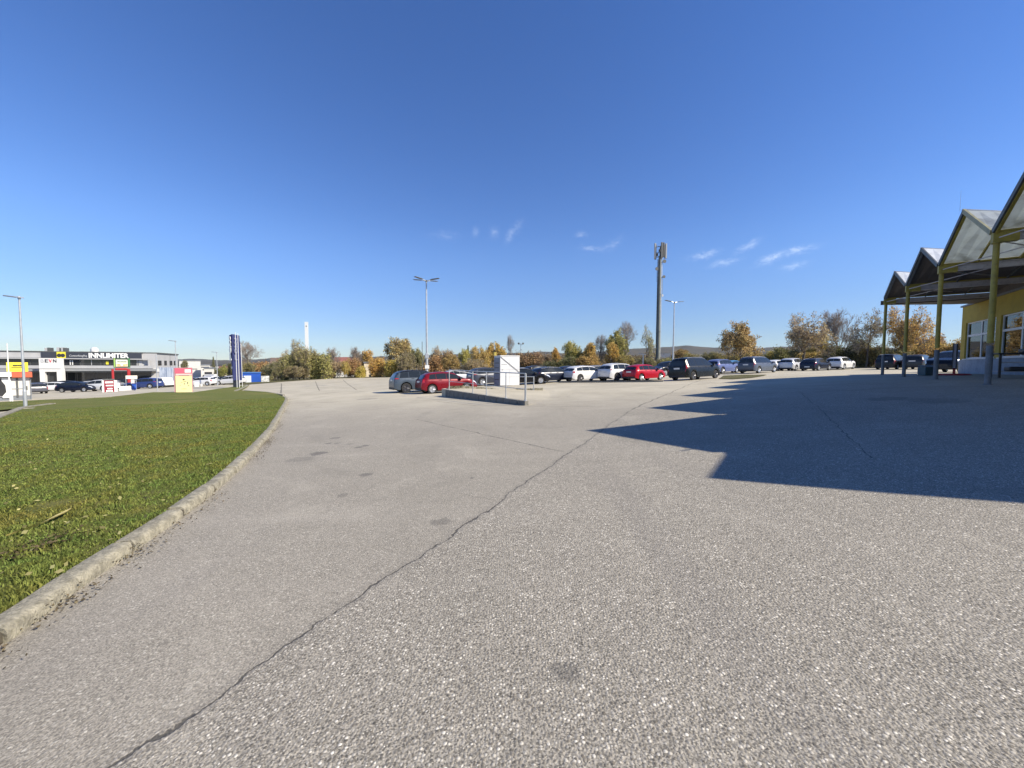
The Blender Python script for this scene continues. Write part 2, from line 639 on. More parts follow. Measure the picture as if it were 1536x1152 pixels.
    for (px, py, r, stt) in spots:
        p = gi(px, py)
        dn = k.new('ShaderNodeVectorMath', operation='DISTANCE')
        k.l.new(obj, dn.inputs[0]); dn.inputs[1].default_value = (p.x, p.y, p.z)
        f = k.math('ADD', k.math('DIVIDE', dn.outputs['Value'], r), k.math('MULTIPLY', k.math('SUBTRACT', k.noise(obj, 1.3 / r, 5, .75), .5), 2.6))
        g = k.math('MULTIPLY', k.math('SUBTRACT', 1, k.ramp(f, .75, 1.15)), stt)
        tot = g if tot is None else k.math('MAXIMUM', tot, g)
    c = k.mix(k.math('MULTIPLY', tot, .8), c, (.085, .08, .074))
    # joints and cracks
    q = lambda a, b_: gi(a, b_)
    cr = crack(A0, B1, .0105)
    rim = crack(A0, B1, .06)
    soft = [(q(625, 629), q(846, 678), .018, .5), (q(422, 575), q(421.5, 590), .07, 1), (q(473, 572), q(479.5, 586), .06, 1), (q(514.6, 569.6), q(535, 585), .06, 1),
            (q(655, 602), q(716, 609), .035, .3), (q(790, 609.5), q(905, 609), .03, .3), (q(1197, 586), q(1307, 687), .009, .8), (q(948, 614), q(1052, 570), .03, 1.2)]
    soft += [(q(742, 754), q(700, 741), .006, 1.5)]
    for a, b_, wd, wm in soft: cr = k.math('MAXIMUM', cr, crack(a, b_, wd, wm))
    c = k.mix(k.math('MULTIPLY', rim, .22), c, (.14, .13, .12))
    c = k.mix(k.math('MULTIPLY', cr, .8), c, (.05, .047, .042))
    k.put(b.inputs['Base Color'], c)
    b.inputs['Roughness'].default_value = .85
    b.inputs['Specular IOR Level'].default_value = .3
    # relief
    h = k.math('SUBTRACT', 1, k.math('MULTIPLY', vd, 1.4), clamp=True)
    h = k.math('MULTIPLY', h, pick)
    h = k.math('ADD', k.math('MULTIPLY', h, .010), k.math('MULTIPLY', sc2.outputs[0], .003))
    h = k.math('SUBTRACT', h, k.math('MULTIPLY', cr, .02))
    bn = k.new('ShaderNodeBump'); bn.inputs['Distance'].default_value = 1.0
    k.put(bn.inputs['Strength'], k.math('SUBTRACT', .42, k.math('MULTIPLY', far, .2)))
    k.l.new(h, bn.inputs['Height']); k.l.new(bn.outputs[0], b.inputs['Normal'])
    return m


def m_grass(name, g1, g2, dry, amt, scale=1.0):
    m = bpy.data.materials.new(name); m.use_nodes = True
    k = NT(m.node_tree); b = k.n['Principled BSDF']
    tc = k.new('ShaderNodeTexCoord'); obj = tc.outputs['Object']
    f = k.noise(obj, .5 * scale, 6, .7)
    f2 = k.noise(obj, 6 * scale, 5, .75)
    f3 = k.noise(obj, 45 * scale, 4, .8)
    mp = k.new('ShaderNodeMapping'); mp.inputs['Scale'].default_value = (.22, .9, 1); mp.inputs['Rotation'].default_value = (0, 0, R_(15))
    k.l.new(obj, mp.inputs[0])
    f4 = k.noise(mp.outputs[0], .9, 5, .65)
    c = k.mix(k.ramp(f2, .3, .7), g1, g2)
    c = k.mix(k.math('MULTIPLY', k.ramp(f3, .35, .75), .5), c, tuple(x * .45 for x in g1))
    c = k.mix(k.math('MULTIPLY', k.math('MULTIPLY', k.ramp(f4, .5, .72), k.ramp(f3, .2, .6)), amt), c, dry)
    c = k.mix(k.math('MULTIPLY', k.ramp(f, .52, .75), amt * .7), c, tuple(x * .8 for x in dry))
    k.put(b.inputs['Base Color'], c)
    b.inputs['Roughness'].default_value = .9
    b.inputs['Specular IOR Level'].default_value = .15
    bn = k.new('ShaderNodeBump'); bn.inputs['Strength'].default_value = .8; bn.inputs['Distance'].default_value = .05
    k.l.new(k.math('ADD', f3, f2), bn.inputs['Height']); k.l.new(bn.outputs[0], b.inputs['Normal'])
    return m


def make_ground():
    def axis(segs):
        out = []
        for a, b, st in segs:
            n = max(1, int(round((b - a) / st)))
            out += [a + (b - a) * i / n for i in range(n)]
        out.append(segs[-1][1])
        return np.array(out)
    xs = axis([(-5000, -1000, 800), (-1000, -140, 120), (-140, -40, 4), (-40, -8, 1.5), (-8, 8, .5), (8, 40, 1.2), (40, 60, 2), (60, 120, 4), (120, 1000, 120), (1000, 5000, 800)])
    ys = axis([(-3000, -300, 500), (-300, -20, 40), (-20, -2, 2), (-2, 12, .5), (12, 70, 1.2), (70, 160, 3), (160, 1000, 80), (1000, 6000, 700)])
    XX, YY = np.meshgrid(xs, ys, indexing='ij')
    ZZ = gz_arr(XX, YY)
    # the wider land lies a little lower than the lot
    dist = np.maximum(np.maximum(np.abs(XX) - 130, YY - 155), 0)
    dist = np.maximum(dist, -20 - YY)
    ZZ = ZZ - np.clip(dist / 300, 0, 1) * 5
    nx, ny = XX.shape
    vs = np.stack([XX, YY, ZZ], -1).reshape(-1, 3)
    fs = [(i * ny + j, (i + 1) * ny + j, (i + 1) * ny + j + 1, i * ny + j + 1) for i in range(nx - 1) for j in range(ny - 1)]
    me = bpy.data.meshes.new('car_park')
    me.from_pydata(vs.tolist(), [], fs)
    me.materials.append(m_asphalt())
    me.shade_smooth()
    o = link_mesh('car_park_asphalt', me); o['kind'] = 'structure'


make_ground()
M_LAWN = m_grass('lawn_grass', (.112, .130, .028), (.172, .192, .050), (.27, .21, .085), .75)
M_VERGE = m_grass('verge_grass', (.085, .085, .035), (.14, .135, .06), (.24, .19, .10), .9)
M_KERB = pm('kerb_concrete', (.26, .24, .185), .9, var=.35, vscale=11, bump=.8, bscale=60, dirt=((.105, .10, .065), .8))
M_CONC = pm('shuttered_concrete', (.17, .165, .15), .9, var=.2, vscale=2.5, bump=.4, bscale=30, dirt=((.12, .115, .10), .7))

# kerb line, from the bottom left of the photo away
kerb_px = [(0, 971), (69, 922), (114.6, 887), (173.6, 846), (239.6, 800.5), (295, 760.5), (347, 717), (392, 670), (416.7, 635.5), (432, 600.8)]
kp = [gi(*p) for p in kerb_px]
k0 = kp[0] + (kp[0] - kp[2]) * 1.6
kp = [k0 + (k0 - kp[0]) * 1.2, k0] + kp
tail = [gi(428, 596.5), gi(414, 592.5), gi(396, 589.8), gi(361.5, 587.4)]
kp += tail[:1]


def catmull(pts, step):
    out = []
    n = len(pts)
    for i in range(n - 1):
        p0 = pts[max(0, i - 1)]; p1 = pts[i]; p2 = pts[i + 1]; p3 = pts[min(n - 1, i + 2)]
        m = max(1, int((p2 - p1).length / step))
        for j in range(m):
            t = j / m
            out.append(.5 * ((2 * p1) + (p2 - p0) * t + (2 * p0 - 5 * p1 + 4 * p2 - p3) * t * t + (3 * p1 - p0 - 3 * p2 + p3) * t ** 3))
    out.append(pts[-1])
    return out
kline = [Vector((p.x, p.y, 0)) for p in catmull([Vector((p.x, p.y, 0)) for p in kp], .12)]
_s = [kline[0]]
for _p in kline[1:]:
    if (_p - _s[-1]).length > .08: _s.append(_p)
kline = _s
KW = .155


def left_of(i, d):
    a = kline[max(0, i - 1)]; b = kline[min(len(kline) - 1, i + 1)]
    t = (b - a).normalized()
    return kline[i] + Vector((-t.y, t.x, 0)) * d


def make_kerb():
    rng = random.Random(4)
    mb = MB()
    prof = [(0, -.05), (.0, .065), (.012, .088), (.035, .102), (.14, .110), (KW, .102), (KW, -.05)]
    seg = 8
    i = 0
    while i < len(kline) - 2:
        j = min(len(kline) - 1, i + seg + rng.choice([-1, 0, 0, 1]))
        dz = rng.uniform(-.010, .010); dd = rng.uniform(-.010, .010)
        idx = list(range(i, j + 1))
        base = len(mb.v)
        m = len(prof)
        for q, a in enumerate(idx):
            # small gap at the joints
            frac = 0
            for (u, z) in prof:
                p = left_of(a, u + dd)
                if q == 0 and a + 1 < len(kline): p = p.lerp(left_of(a + 1, u + dd), .2)
                if q == len(idx) - 1: p = p.lerp(left_of(a - 1, u + dd), .2)
                ch = noise.noise(Vector((p.x * 5, p.y * 5, u * 9))) * .007
                mb.v.append((p.x + ch, p.y + ch, gz(p.x, p.y) + z + dz + ch * (1 if z > 0 else 0)))
        for q in range(len(idx) - 1):
            for r in range(m - 1):
                a = base + q * m + r
                mb.f.append((a, a + m, a + m + 1, a + 1)[::-1]); mb.mi.append(0)
        mb.f.append(tuple(base + r for r in range(m))); mb.mi.append(0)
        mb.f.append(tuple(base + (len(idx) - 1) * m + r for r in range(m))[::-1]); mb.mi.append(0)
        # dark mortar in the joint
        b0 = len(mb.v)
        for w_ in (-1, 1):
            for (u, z) in prof:
                p = left_of(j, max(u, .016)).lerp(left_of(min(j + 1, len(kline) - 1) if w_ > 0 else j - 1, max(u, .012)), .2)
                mb.v.append((p.x, p.y, gz(p.x, p.y) + min(z, .098) - .024))
        for r in range(m - 1):
            mb.f.append((b0 + r, b0 + m + r, b0 + m + r + 1, b0 + r + 1)[::-1]); mb.mi.append(1)
        i = j
    o = mb.build('kerb', [M_KERB, pm('joint_dirt', (.07, .06, .045), .95, var=.3, vscale=20)], smooth=True, ang=50)
    o['kind'] = 'structure'


make_kerb()
edge_in = [left_of(i, KW - .015) for i in range(len(kline))]
far_lawn = [gi(414, 592.0), gi(399, 589.4), gi(361.5, 587.2), gi(374, 578.6), gi(364, 579.2), gi(350, 581), gi(329, 584), gi(290, 590), gi(230, 589.6), gi(168, 596.7),
            gi(118, 599.5), gi(67, 601.4), gi(0, 605), gi(-45, 606), gi(-45, 617), gi(0, 618), gi(20, 616), gi(24, 620), gi(0, 629), gi(-70, 643)]
lawn_poly = [(p.x, p.y) for p in edge_in[::3]] + [(p.x, p.y) for p in far_lawn] + [(-34, 8), (-22, -6), (-7, -7)]
LAWN_Z = .095
lawn = sheet('lawn', lawn_poly, LAWN_Z, M_LAWN, step=.9)
M_SOIL = pm('soil', (.085, .065, .045), .95, var=.35, vscale=4, bump=.8, bscale=25, dirt=((.16, .13, .09), .6))

# pale kerb strips at the far edges of the lawn
def strip(name, pts, w, h, mat, off=0.0):
    mb = MB()
    for a, b in zip(pts[:-1], pts[1:]):
        d = (b - a); d.z = 0
        L = d.length; n = max(1, int(L / 3)); d.normalize()
        s = Vector((-d.y, d.x, 0)) * w
        for i in range(n):
            p = a.lerp(b, i / n); q = a.lerp(b, (i + 1) / n)
            p = Vector((p.x, p.y, gz(p.x, p.y) - .05 + off)); q = Vector((q.x, q.y, gz(q.x, q.y) - .05 + off))
            q2 = q - (q - p) * .004
            mb.obox(p, q2 - p, s, (0, 0, h + .05))
    o = mb.build(name, mat); o['kind'] = 'structure'
    return o
strip('kerb_edging', [gi(67, 602), gi(118, 600.2), gi(168, 597.4)], .2, .13, M_KERB)
strip('kerb_edging', [gi(0, 631), gi(24, 621), gi(40, 614), gi(84, 608)], .25, .14, M_KERB)
strip('kerb_edging', [gi(356, 588), gi(374, 578.3)], .25, .14, M_KERB)
strip('kerb_edging', [gi(366, 587), gi(400, 589.6), gi(424, 594)], .15, .10, M_KERB)

# verge behind the lots (grass with shrubs) and a small island of turf by the dark van
def Gp(px, Y): 
    p = G(px, Y); return (p.x, p.y)
verge_poly = [Gp(p, y) for p, y in ((362, 60), (385, 63), (430, 72), (500, 84), (590, 87), (660, 84), (730, 74), (800, 72), (880, 68), (950, 66), (1020, 60), (1100, 62), (1200, 60), (1250, 57.5), (1300, 56), (1380, 54), (1450, 53), (1600, 50), (1700, 60))] + [(135, 110), (130, 158), (-90, 158), (-75, 90)]
sheet('grass_verge', verge_poly, .06, M_VERGE, step=3.5)
isl = [gi(1078, 568.5), gi(1100, 569), gi(1128, 567), gi(1146, 564), gi(1150, 562.6), gi(1118, 562.4), gi(1085, 564)]
sheet('turf_island', [(p.x, p.y) for p in isl], .035, M_VERGE, step=1.0)


# ---------------------------------------------------------------- lawn blades (near part)
def make_blades():
    rs = np.random.RandomState(3)
    pts = []
    poly = [Vector(p) for p in lawn_poly]
    N = 420000
    # sample in polar coordinates: density falls with distance
    r = 2.2 + 26 * rs.rand(N) ** 1.6
    a = rs.uniform(R_(95), R_(168), N)
    x = r * np.cos(a); y = r * np.sin(a)
    c = np.zeros(N, bool)
    px = np.array([p.x for p in poly]); py = np.array([p.y for p in poly])
    for i in range(len(poly)):
        x1, y1, x0, y0 = px[i], py[i], px[i - 1], py[i - 1]
        if y1 == y0: continue
        t = ((y1 > y) != (y0 > y)) & (x < (x0 - x1) * (y - y1) / (y0 - y1) + x1)
        c ^= t
    x = x[c]; y = y[c]; r = r[c]
    z = gz_arr(x, y) + LAWN_Z
    n = len(x)
    # tufts: noise-driven height
    hh = np.array([noise.noise(Vector((a_ * 2.3, b_ * 2.3, 0))) for a_, b_ in zip(x, y)])
    h = (.015 + .022 * rs.rand(n)) * (1 + 1.0 * hh) * np.clip(1.15 - r * .03, .4, 1)
    w = (.0017 + .0014 * rs.rand(n)) * (1 + r * .20)
    th = rs.uniform(0, 2 * math.pi, n); lean = rs.uniform(.1, 1.1, n) * h
    la = rs.uniform(0, 2 * math.pi, n)
    dx, dy = np.cos(th) * w, np.sin(th) * w
    mx, my = np.cos(la) * lean, np.sin(la) * lean
    v = np.empty((n, 5, 3))
    v[:, 0] = np.stack([x - dx, y - dy, z - .004], 1); v[:, 1] = np.stack([x + dx, y + dy, z - .004], 1)
    v[:, 2] = np.stack([x + dx * .8 + mx * .35, y + dy * .8 + my * .35, z + h * .62], 1)
    v[:, 3] = np.stack([x - dx * .8 + mx * .35, y - dy * .8 + my * .35, z + h * .62], 1)
    v[:, 4] = np.stack([x + mx, y + my, z + h], 1)
    me = bpy.data.meshes.new('grass_blades')
    me.vertices.add(n * 5); me.vertices.foreach_set('co', v.reshape(-1))
    b = np.arange(n)[:, None] * 5
    loops = np.concatenate([b + 0, b + 1, b + 2, b + 3, b + 3, b + 2, b + 4], 1).reshape(-1)
    me.loops.add(n * 7); me.loops.foreach_set('vertex_index', loops.astype(np.int32))
    ls = (np.arange(n)[:, None] * 7 + np.array([[0, 4]])).reshape(-1)
    me.polygons.add(n * 2)
    me.polygons.foreach_set('loop_start', ls.astype(np.int32))
    me.update(calc_edges=True)
    me.materials.append(m_leaf(True))
    o = link_mesh('grass_blades', me, col=(.150, .192, .050))
    tag(o, 'short green grass blades covering the lawn beside the kerb', 'grass', kind='stuff')
make_blades()


def quads_mesh(name, cen, size, rs, mat, flat=.5):
    """many small leaf quads"""
    n = len(cen)
    cen = np.asarray(cen)
    a = rs.normal(size=(n, 3)); a[:, 2] *= flat; a /= np.linalg.norm(a, axis=1)[:, None]
    b = rs.normal(size=(n, 3)); b[:, 2] *= flat
    b -= (a * b).sum(1)[:, None] * a; b /= np.linalg.norm(b, axis=1)[:, None]
    s = (np.asarray(size) * (.6 + .8 * rs.rand(n)))[:, None]
    v = np.stack([cen - a * s * .5, cen + b * s * .32, cen + a * s * .5, cen - b * s * .32], 1)
    me = bpy.data.meshes.new(name)
    me.from_pydata(v.reshape(-1, 3).tolist(), [], (np.arange(n * 4).reshape(-1, 4)).tolist())
    me.materials.append(mat)
    return me


def in_lawn(x, y):
    c = False
    for i in range(len(lawn_poly)):
        a = lawn_poly[i]; b = lawn_poly[i - 1]
        if (a[1] > y) != (b[1] > y) and x < (b[0] - a[0]) * (y - a[1]) / (b[1] - a[1]) + a[0]: c = not c
    return c


def make_litter():
    rs = np.random.RandomState(8)
    pts = []
    for i in range(6, len(kline) - 1):
        p = kline[i]
        dens = max(0, noise.noise(Vector((p.x * .8, p.y * .8, 3.3))) + .22)
        n = rs.poisson(24 * dens) + (1 if rs.rand() < .5 else 0)
        for _ in range(n):
            d = -abs(rs.normal(0, .07)) - .01
            q = left_of(i, d) + Vector((rs.normal(0, .06), rs.normal(0, .06), 0))
            pts.append((q.x, q.y, gz(q.x, q.y) + .01 + abs(rs.normal(0, .012))))
    for c in (gi(92, 908), gi(270, 762), gi(180, 836), gi(296, 742), gi(330, 712)):
        for _ in range(120):
            q = c + Vector((rs.normal(0, .085), rs.normal(0, .085), 0))
            pts.append((q.x, q.y, gz(q.x, q.y) + .01 + abs(rs.normal(0, .03))))
    me = quads_mesh('dead_leaves', pts, .021, rs, m_leaf(), .35)
    o = link_mesh('dead_leaves', me, col=(.125, .098, .066))
    tag(o, 'brown dead leaves and grit drifted along the foot of the kerb', 'leaf litter', kind='stuff')
    # scattered leaves on the lawn
    pts = []
    while len(pts) < 150:
        q = gi(rs.uniform(0, 430), rs.uniform(600, 900))
        if not in_lawn(q.x, q.y): continue
        pts.append((q.x, q.y, q.z + LAWN_Z + .045))
    me = quads_mesh('fallen_leaves', [p for p in pts], .045, rs, m_leaf(), .3)
    o = link_mesh('fallen_leaves', me, col=(.34, .30, .14))
    tag(o, 'pale yellow fallen leaves scattered over the lawn', 'leaf litter', kind='stuff')
    soil = [gi(60, 838), gi(40, 845), gi(78, 828)]
    pts = []
    for c in soil:
        for _ in range(45):
            q = c + Vector((rs.normal(0, .10), rs.normal(0, .12), 0))
            pts.append((q.x, q.y, gz(q.x, q.y) + LAWN_Z + .02 + .03 * rs.rand()))
    o = link_mesh('dead_thatch', quads_mesh('dead_thatch', pts, .035, rs, m_leaf(), .2), col=(.13, .10, .06))
    tag(o, 'brown patch of dead thatch in the lawn near the front kerb', 'leaf litter', kind='stuff')
    # long dry yellow stalk lying on the lawn
    ps = [(10, 812), (35, 803), (58, 795), (75, 787), (92, 778), (106, 770)]
    mb = MB()
    vs = []
    for i, (a, b) in enumerate(ps):
        q = gi(a, b, LAWN_Z)
        z = gz(q.x, q.y) + LAWN_Z + .055
        w = [.006, .012, .012, .02, .038, .012][i]
        vs += [(q.x - w * .4, q.y - w, z), (q.x + w * .4, q.y + w, z + .008)]
    fs = [(2 * i, 2 * i + 1, 2 * i + 3, 2 * i + 2) for i in range(len(ps) - 1)]
    mb.add(vs, fs)
    mb.add([(v[0], v[1], v[2] - .006) for v in vs], [f[::-1] for f in fs])
    o = mb.build('dry_leaf', pm('dry_leaf', (.5, .42, .14), .7, var=.3, vscale=20))
    tag(o, 'long dry yellow leaf blade lying on the near lawn', 'leaf')
make_litter()

# ------------------------------------------------------------------ canopy and the yellow market hall
CA = R_(34.1)
CU = Vector((-math.sin(CA), -math.cos(CA), 0))     # along the front, towards the camera
CV = Vector((math.cos(CA), -math.sin(CA), 0))      # from the posts towards the wall
_p1 = P(1323.5, 561.7, 23.5)
C0 = Vector((_p1.x, _p1.y, 0))
BAY = 4.66; DEP = 4.28; NPOST = 6
DZ = [0, 0, 0, 0, -.28, -.72]  # unseen near valleys lowered to shape the canopy's cast shadow
ZB = 5.37                                           # underside of the beams
M_YEL = pm('mustard_paint', (.36, .285, .05), .55, var=.18, vscale=3, dirt=((.16, .14, .06), .5))
M_GRYP = pm('grey_paint', (.15, .165, .185), .6, var=.15, vscale=4, dirt=((.10, .10, .10), .5))
M_BEAM = pm('pale_steel', (.50, .47, .48), .5, var=.12, vscale=2, dirt=((.2, .19, .18), .5))
M_DARKF = pm('dark_frame', (.085, .088, .085), .5, var=.2, vscale=5)
M_RAKE = pm('olive_trim_lit', (.34, .31, .16), .5, var=.15, vscale=4)
M_ALU = pm('aluminium', (.55, .56, .57), .35, metal=.6, var=.1, vscale=6)
M_WHITEF = pm('white_frame', (.62, .63, .64), .4, var=.06, vscale=6)
M_WALLY = pm('yellow_render', (.38, .28, .045), .85, var=.1, vscale=1.5, bump=.3, bscale=80, dirt=((.3, .24, .06), .5))
M_PLINTH = pm('grey_plinth', (.27, .31, .37), .8, var=.1, vscale=2, bump=.2, dirt=((.15, .16, .18), .6))
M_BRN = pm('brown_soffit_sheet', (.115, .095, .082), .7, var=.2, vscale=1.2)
M_SHEETTOP = pm('grey_roof_sheet', (.5, .52, .54), .5, var=.15, vscale=1.5, dirt=((.3, .3, .3), .6))
M_PANEL = m_panel()


def CP(u, v, z):
    return C0 + CU * u + CV * v + Vector((0, 0, z))


def ruled(mb, A, Bp, C, D, n, o0, o1, N=14):
    """thin warped sheet between the rake A-B and the back edge D-C"""
    b0 = len(mb.v)
    for o in (o0, o1):
        for i in range(N + 1):
            t = i / N
            mb.v.append(tuple(A.lerp(D, t) + n * o)); mb.v.append(tuple(Bp.lerp(C, t) + n * o))
    m = 2 * (N + 1)
    def q(a, b, c, d):
        v = [Vector(mb.v[b0 + k]) for k in (a, b, c)]
        mb.f.append((b0 + a, b0 + b, b0 + c, b0 + d)); mb.mi.append(0)
    for i in range(N):
        a = 2 * i
        q(a, a + 1, a + 3, a + 2); q(m + a, m + a + 2, m + a + 3, m + a + 1)
        q(a, a + 2, m + a + 2, m + a); q(a + 1, m + a + 1, m + a + 3, a + 3)
    q(0, m, m + 1, 1); q(2 * N, 2 * N + 1, m + 2 * N + 1, m + 2 * N)


def make_canopy():
    base = C0.copy(); base.z = 0
    t = empty('entrance_canopy', (C0.x, C0.y, gz(C0.x, C0.y)), 0, 'zigzag gabled canopy on yellow and grey posts beside the yellow hall', 'canopy')
    T = Matrix.Translation(-t.location)
    def B(mb, name, mats, smooth=False, **kw):
        mb.v = [tuple(Vector(v) - t.location) for v in mb.v]
        return mb.build(name, mats, t, smooth, **kw)
    peaks = [6.83, 6.95, 7.12, 7.12, 7.12]
    for k in range(NPOST):
        u = k * BAY
        b = CP(u, 0, 0); zb = gz(b.x, b.y)
        mb = MB()
        mb.tube((b.x, b.y, zb + 1.28), (b.x, b.y, ZB + DZ[k]), .072, .072, 20)
        mb.tube((b.x, b.y, ZB + DZ[k] - .02), (b.x, b.y, ZB + DZ[k] + .005), .12, .12, 20)
        po = B(mb, 'post', M_YEL, True)
        mb = MB()
        mb.lathe([(.075, 0), (.075, 1.3)], (b.x, b.y, zb - .1), 20)
        mb.lathe([(.11, 0), (.11, .112), (.08, .12)], (b.x, b.y, zb - .1), 20)
        mb.v = [tuple(Vector(v) - t.location) for v in mb.v]
        mb.build('post_foot', M_GRYP, po, True)
        zc = ZB + DZ[k]
        # cross beam: yellow shoe, pale I-beam behind
        mb = MB()
        mb.obox(CP(u - .09, -.10, zc), CU * .18, CV * .52, (0, 0, .30))
        B(mb, 'beam_shoe', M_YEL)
        mb = MB()
        L = DEP - .44
        mb.obox(CP(u - .08, .41, zc + .03), CU * .16, CV * L, (0, 0, .024))
        mb.obox(CP(u - .012, .41, zc + .054), CU * .024, CV * L, (0, 0, .19))
        mb.obox(CP(u - .08, .41, zc + .244), CU * .16, CV * L, (0, 0, .024))
        B(mb, 'beam', M_BEAM)
        mb = MB()                                    # gutter along the valley
        mb.obox(CP(u - .10, -.02, zc + .305), CU * .20, CV * (DEP + .4), (0, 0, .05))
        B(mb, 'gutter', M_YEL)
    ZV = ZB + .37
    for k in range(NPOST - 1):
        u0, u1 = k * BAY + .06, (k + 1) * BAY - .06
        um = (u0 + u1) / 2
        zp = peaks[k]; zq = ZV + .13
        opaque = k < 2
        for s in (0, 1):
            ua = u0 if s == 0 else u1
            # front rake
            zv = ZV + DZ[k + s]
            A = CP(ua, -.10, zv); Bp = CP(um, -.10, zp)
            C = CP(um, DEP + .3, zq); D = CP(ua, DEP + .3, zv)
            mb = MB()
            n = ((Bp - A).cross(D - A)).normalized()
            if n.z < 0: n = -n
            if opaque:
                ruled(mb, A, Bp, C, D, n, .001, .02)
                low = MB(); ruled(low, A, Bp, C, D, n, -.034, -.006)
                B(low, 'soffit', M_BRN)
                B(mb, 'roof_sheet', M_SHEETTOP)
            else:
                ruled(mb, A, Bp, C, D, n, 0, .012)
                B(mb, 'roof_sheet', M_PANEL)
            # front edge trim: outer painted darker on the shaded left slopes, yellow inner rafter
            e = (Bp - A)
            mb = MB()
            mb.obox(A - n * .10 - CV * .03, e, CV * .05, n * .15)
            B(mb, 'rake_trim', M_DARKF if (s == 0 or opaque) else M_RAKE)
            mb = MB()
            mb.obox(A - n * .13 + CV * .025, e, CV * .07, n * .085)
            B(mb, 'rafter', M_YEL if not opaque else M_GRYP)
            for fv in ((.72, 1.75, 2.8, 3.85) if not opaque else (1.4, 2.9)):
                tt = (fv + .25) / (DEP + .25)
                a = A.lerp(D, tt); b = Bp.lerp(C, tt)
                mb = MB(); mb.obox(a - n * .115, b - a, CV * .05, n * .08)
                B(mb, 'rafter', M_YEL if not opaque else M_DARKF)
        mb = MB()                                    # closing panel above the hall wall, added to block sun through the gap
        mb.prism([CP(u0 - .06, DEP + .04, min(ZB + .07, ZV + DZ[k] - .1)), CP(u1 + .06, DEP + .04, min(ZB + .07, ZV + DZ[k + 1] - .1)), CP(u1 + .06, DEP + .04, ZV + DZ[k + 1] - .02), CP(um, DEP + .04, zq - .02), CP(u0 - .06, DEP + .04, ZV + DZ[k] - .02)], CV * .1)
        B(mb, 'closing_panel', M_BRN)
        mb = MB()
        mb.tube(CP(um, -.15, zp + .03), CP(um, DEP, zq + .03), .035, .035, 8)
        B(mb, 'ridge_cap', M_ALU)
        # bracing rod inside the gable
        mb = MB()
        mb.tube(CP(u1 - .1, .0, ZV - .25), CP(u0 + .3, DEP * .62, ZV + .05), .018, .018, 6)
        mb.tube(CP(u0 + .1, .0, ZV - .25), CP(u1 - .3, DEP * .62, ZV + .05), .018, .018, 6)
        B(mb, 'bracing_rod', M_BEAM)
    a = CP(2.5 * BAY, -.2, peaks[2])
    mb = MB(); mb.tube(a, a + Vector((0, 0, .70)), .006, .003, 6)
    B(mb, 'lightning_rod', M_ALU)
    # flat end strips; near one is unseen, shaped to fit the cast shadow
    mb = MB()
    uu = (NPOST - 1) * BAY + .14
    mb.obox(CP(uu - 1.25, .98, ZB + .30), CU * 2.30, CV * (DEP - .7), (0, 0, .12))
    B(mb, 'end_fascia', M_GRYP)
    mb = MB()
    A = CP(-.12, -.22, ZB - .03)
    mb.prism([A, CP(-.12, DEP, ZB - .03), CP(-2.3, DEP, ZB - .03), CP(-1.95, DEP * .75, ZB - .03)], (0, 0, .25))
    B(mb, 'end_fascia', M_BRN)


make_canopy()


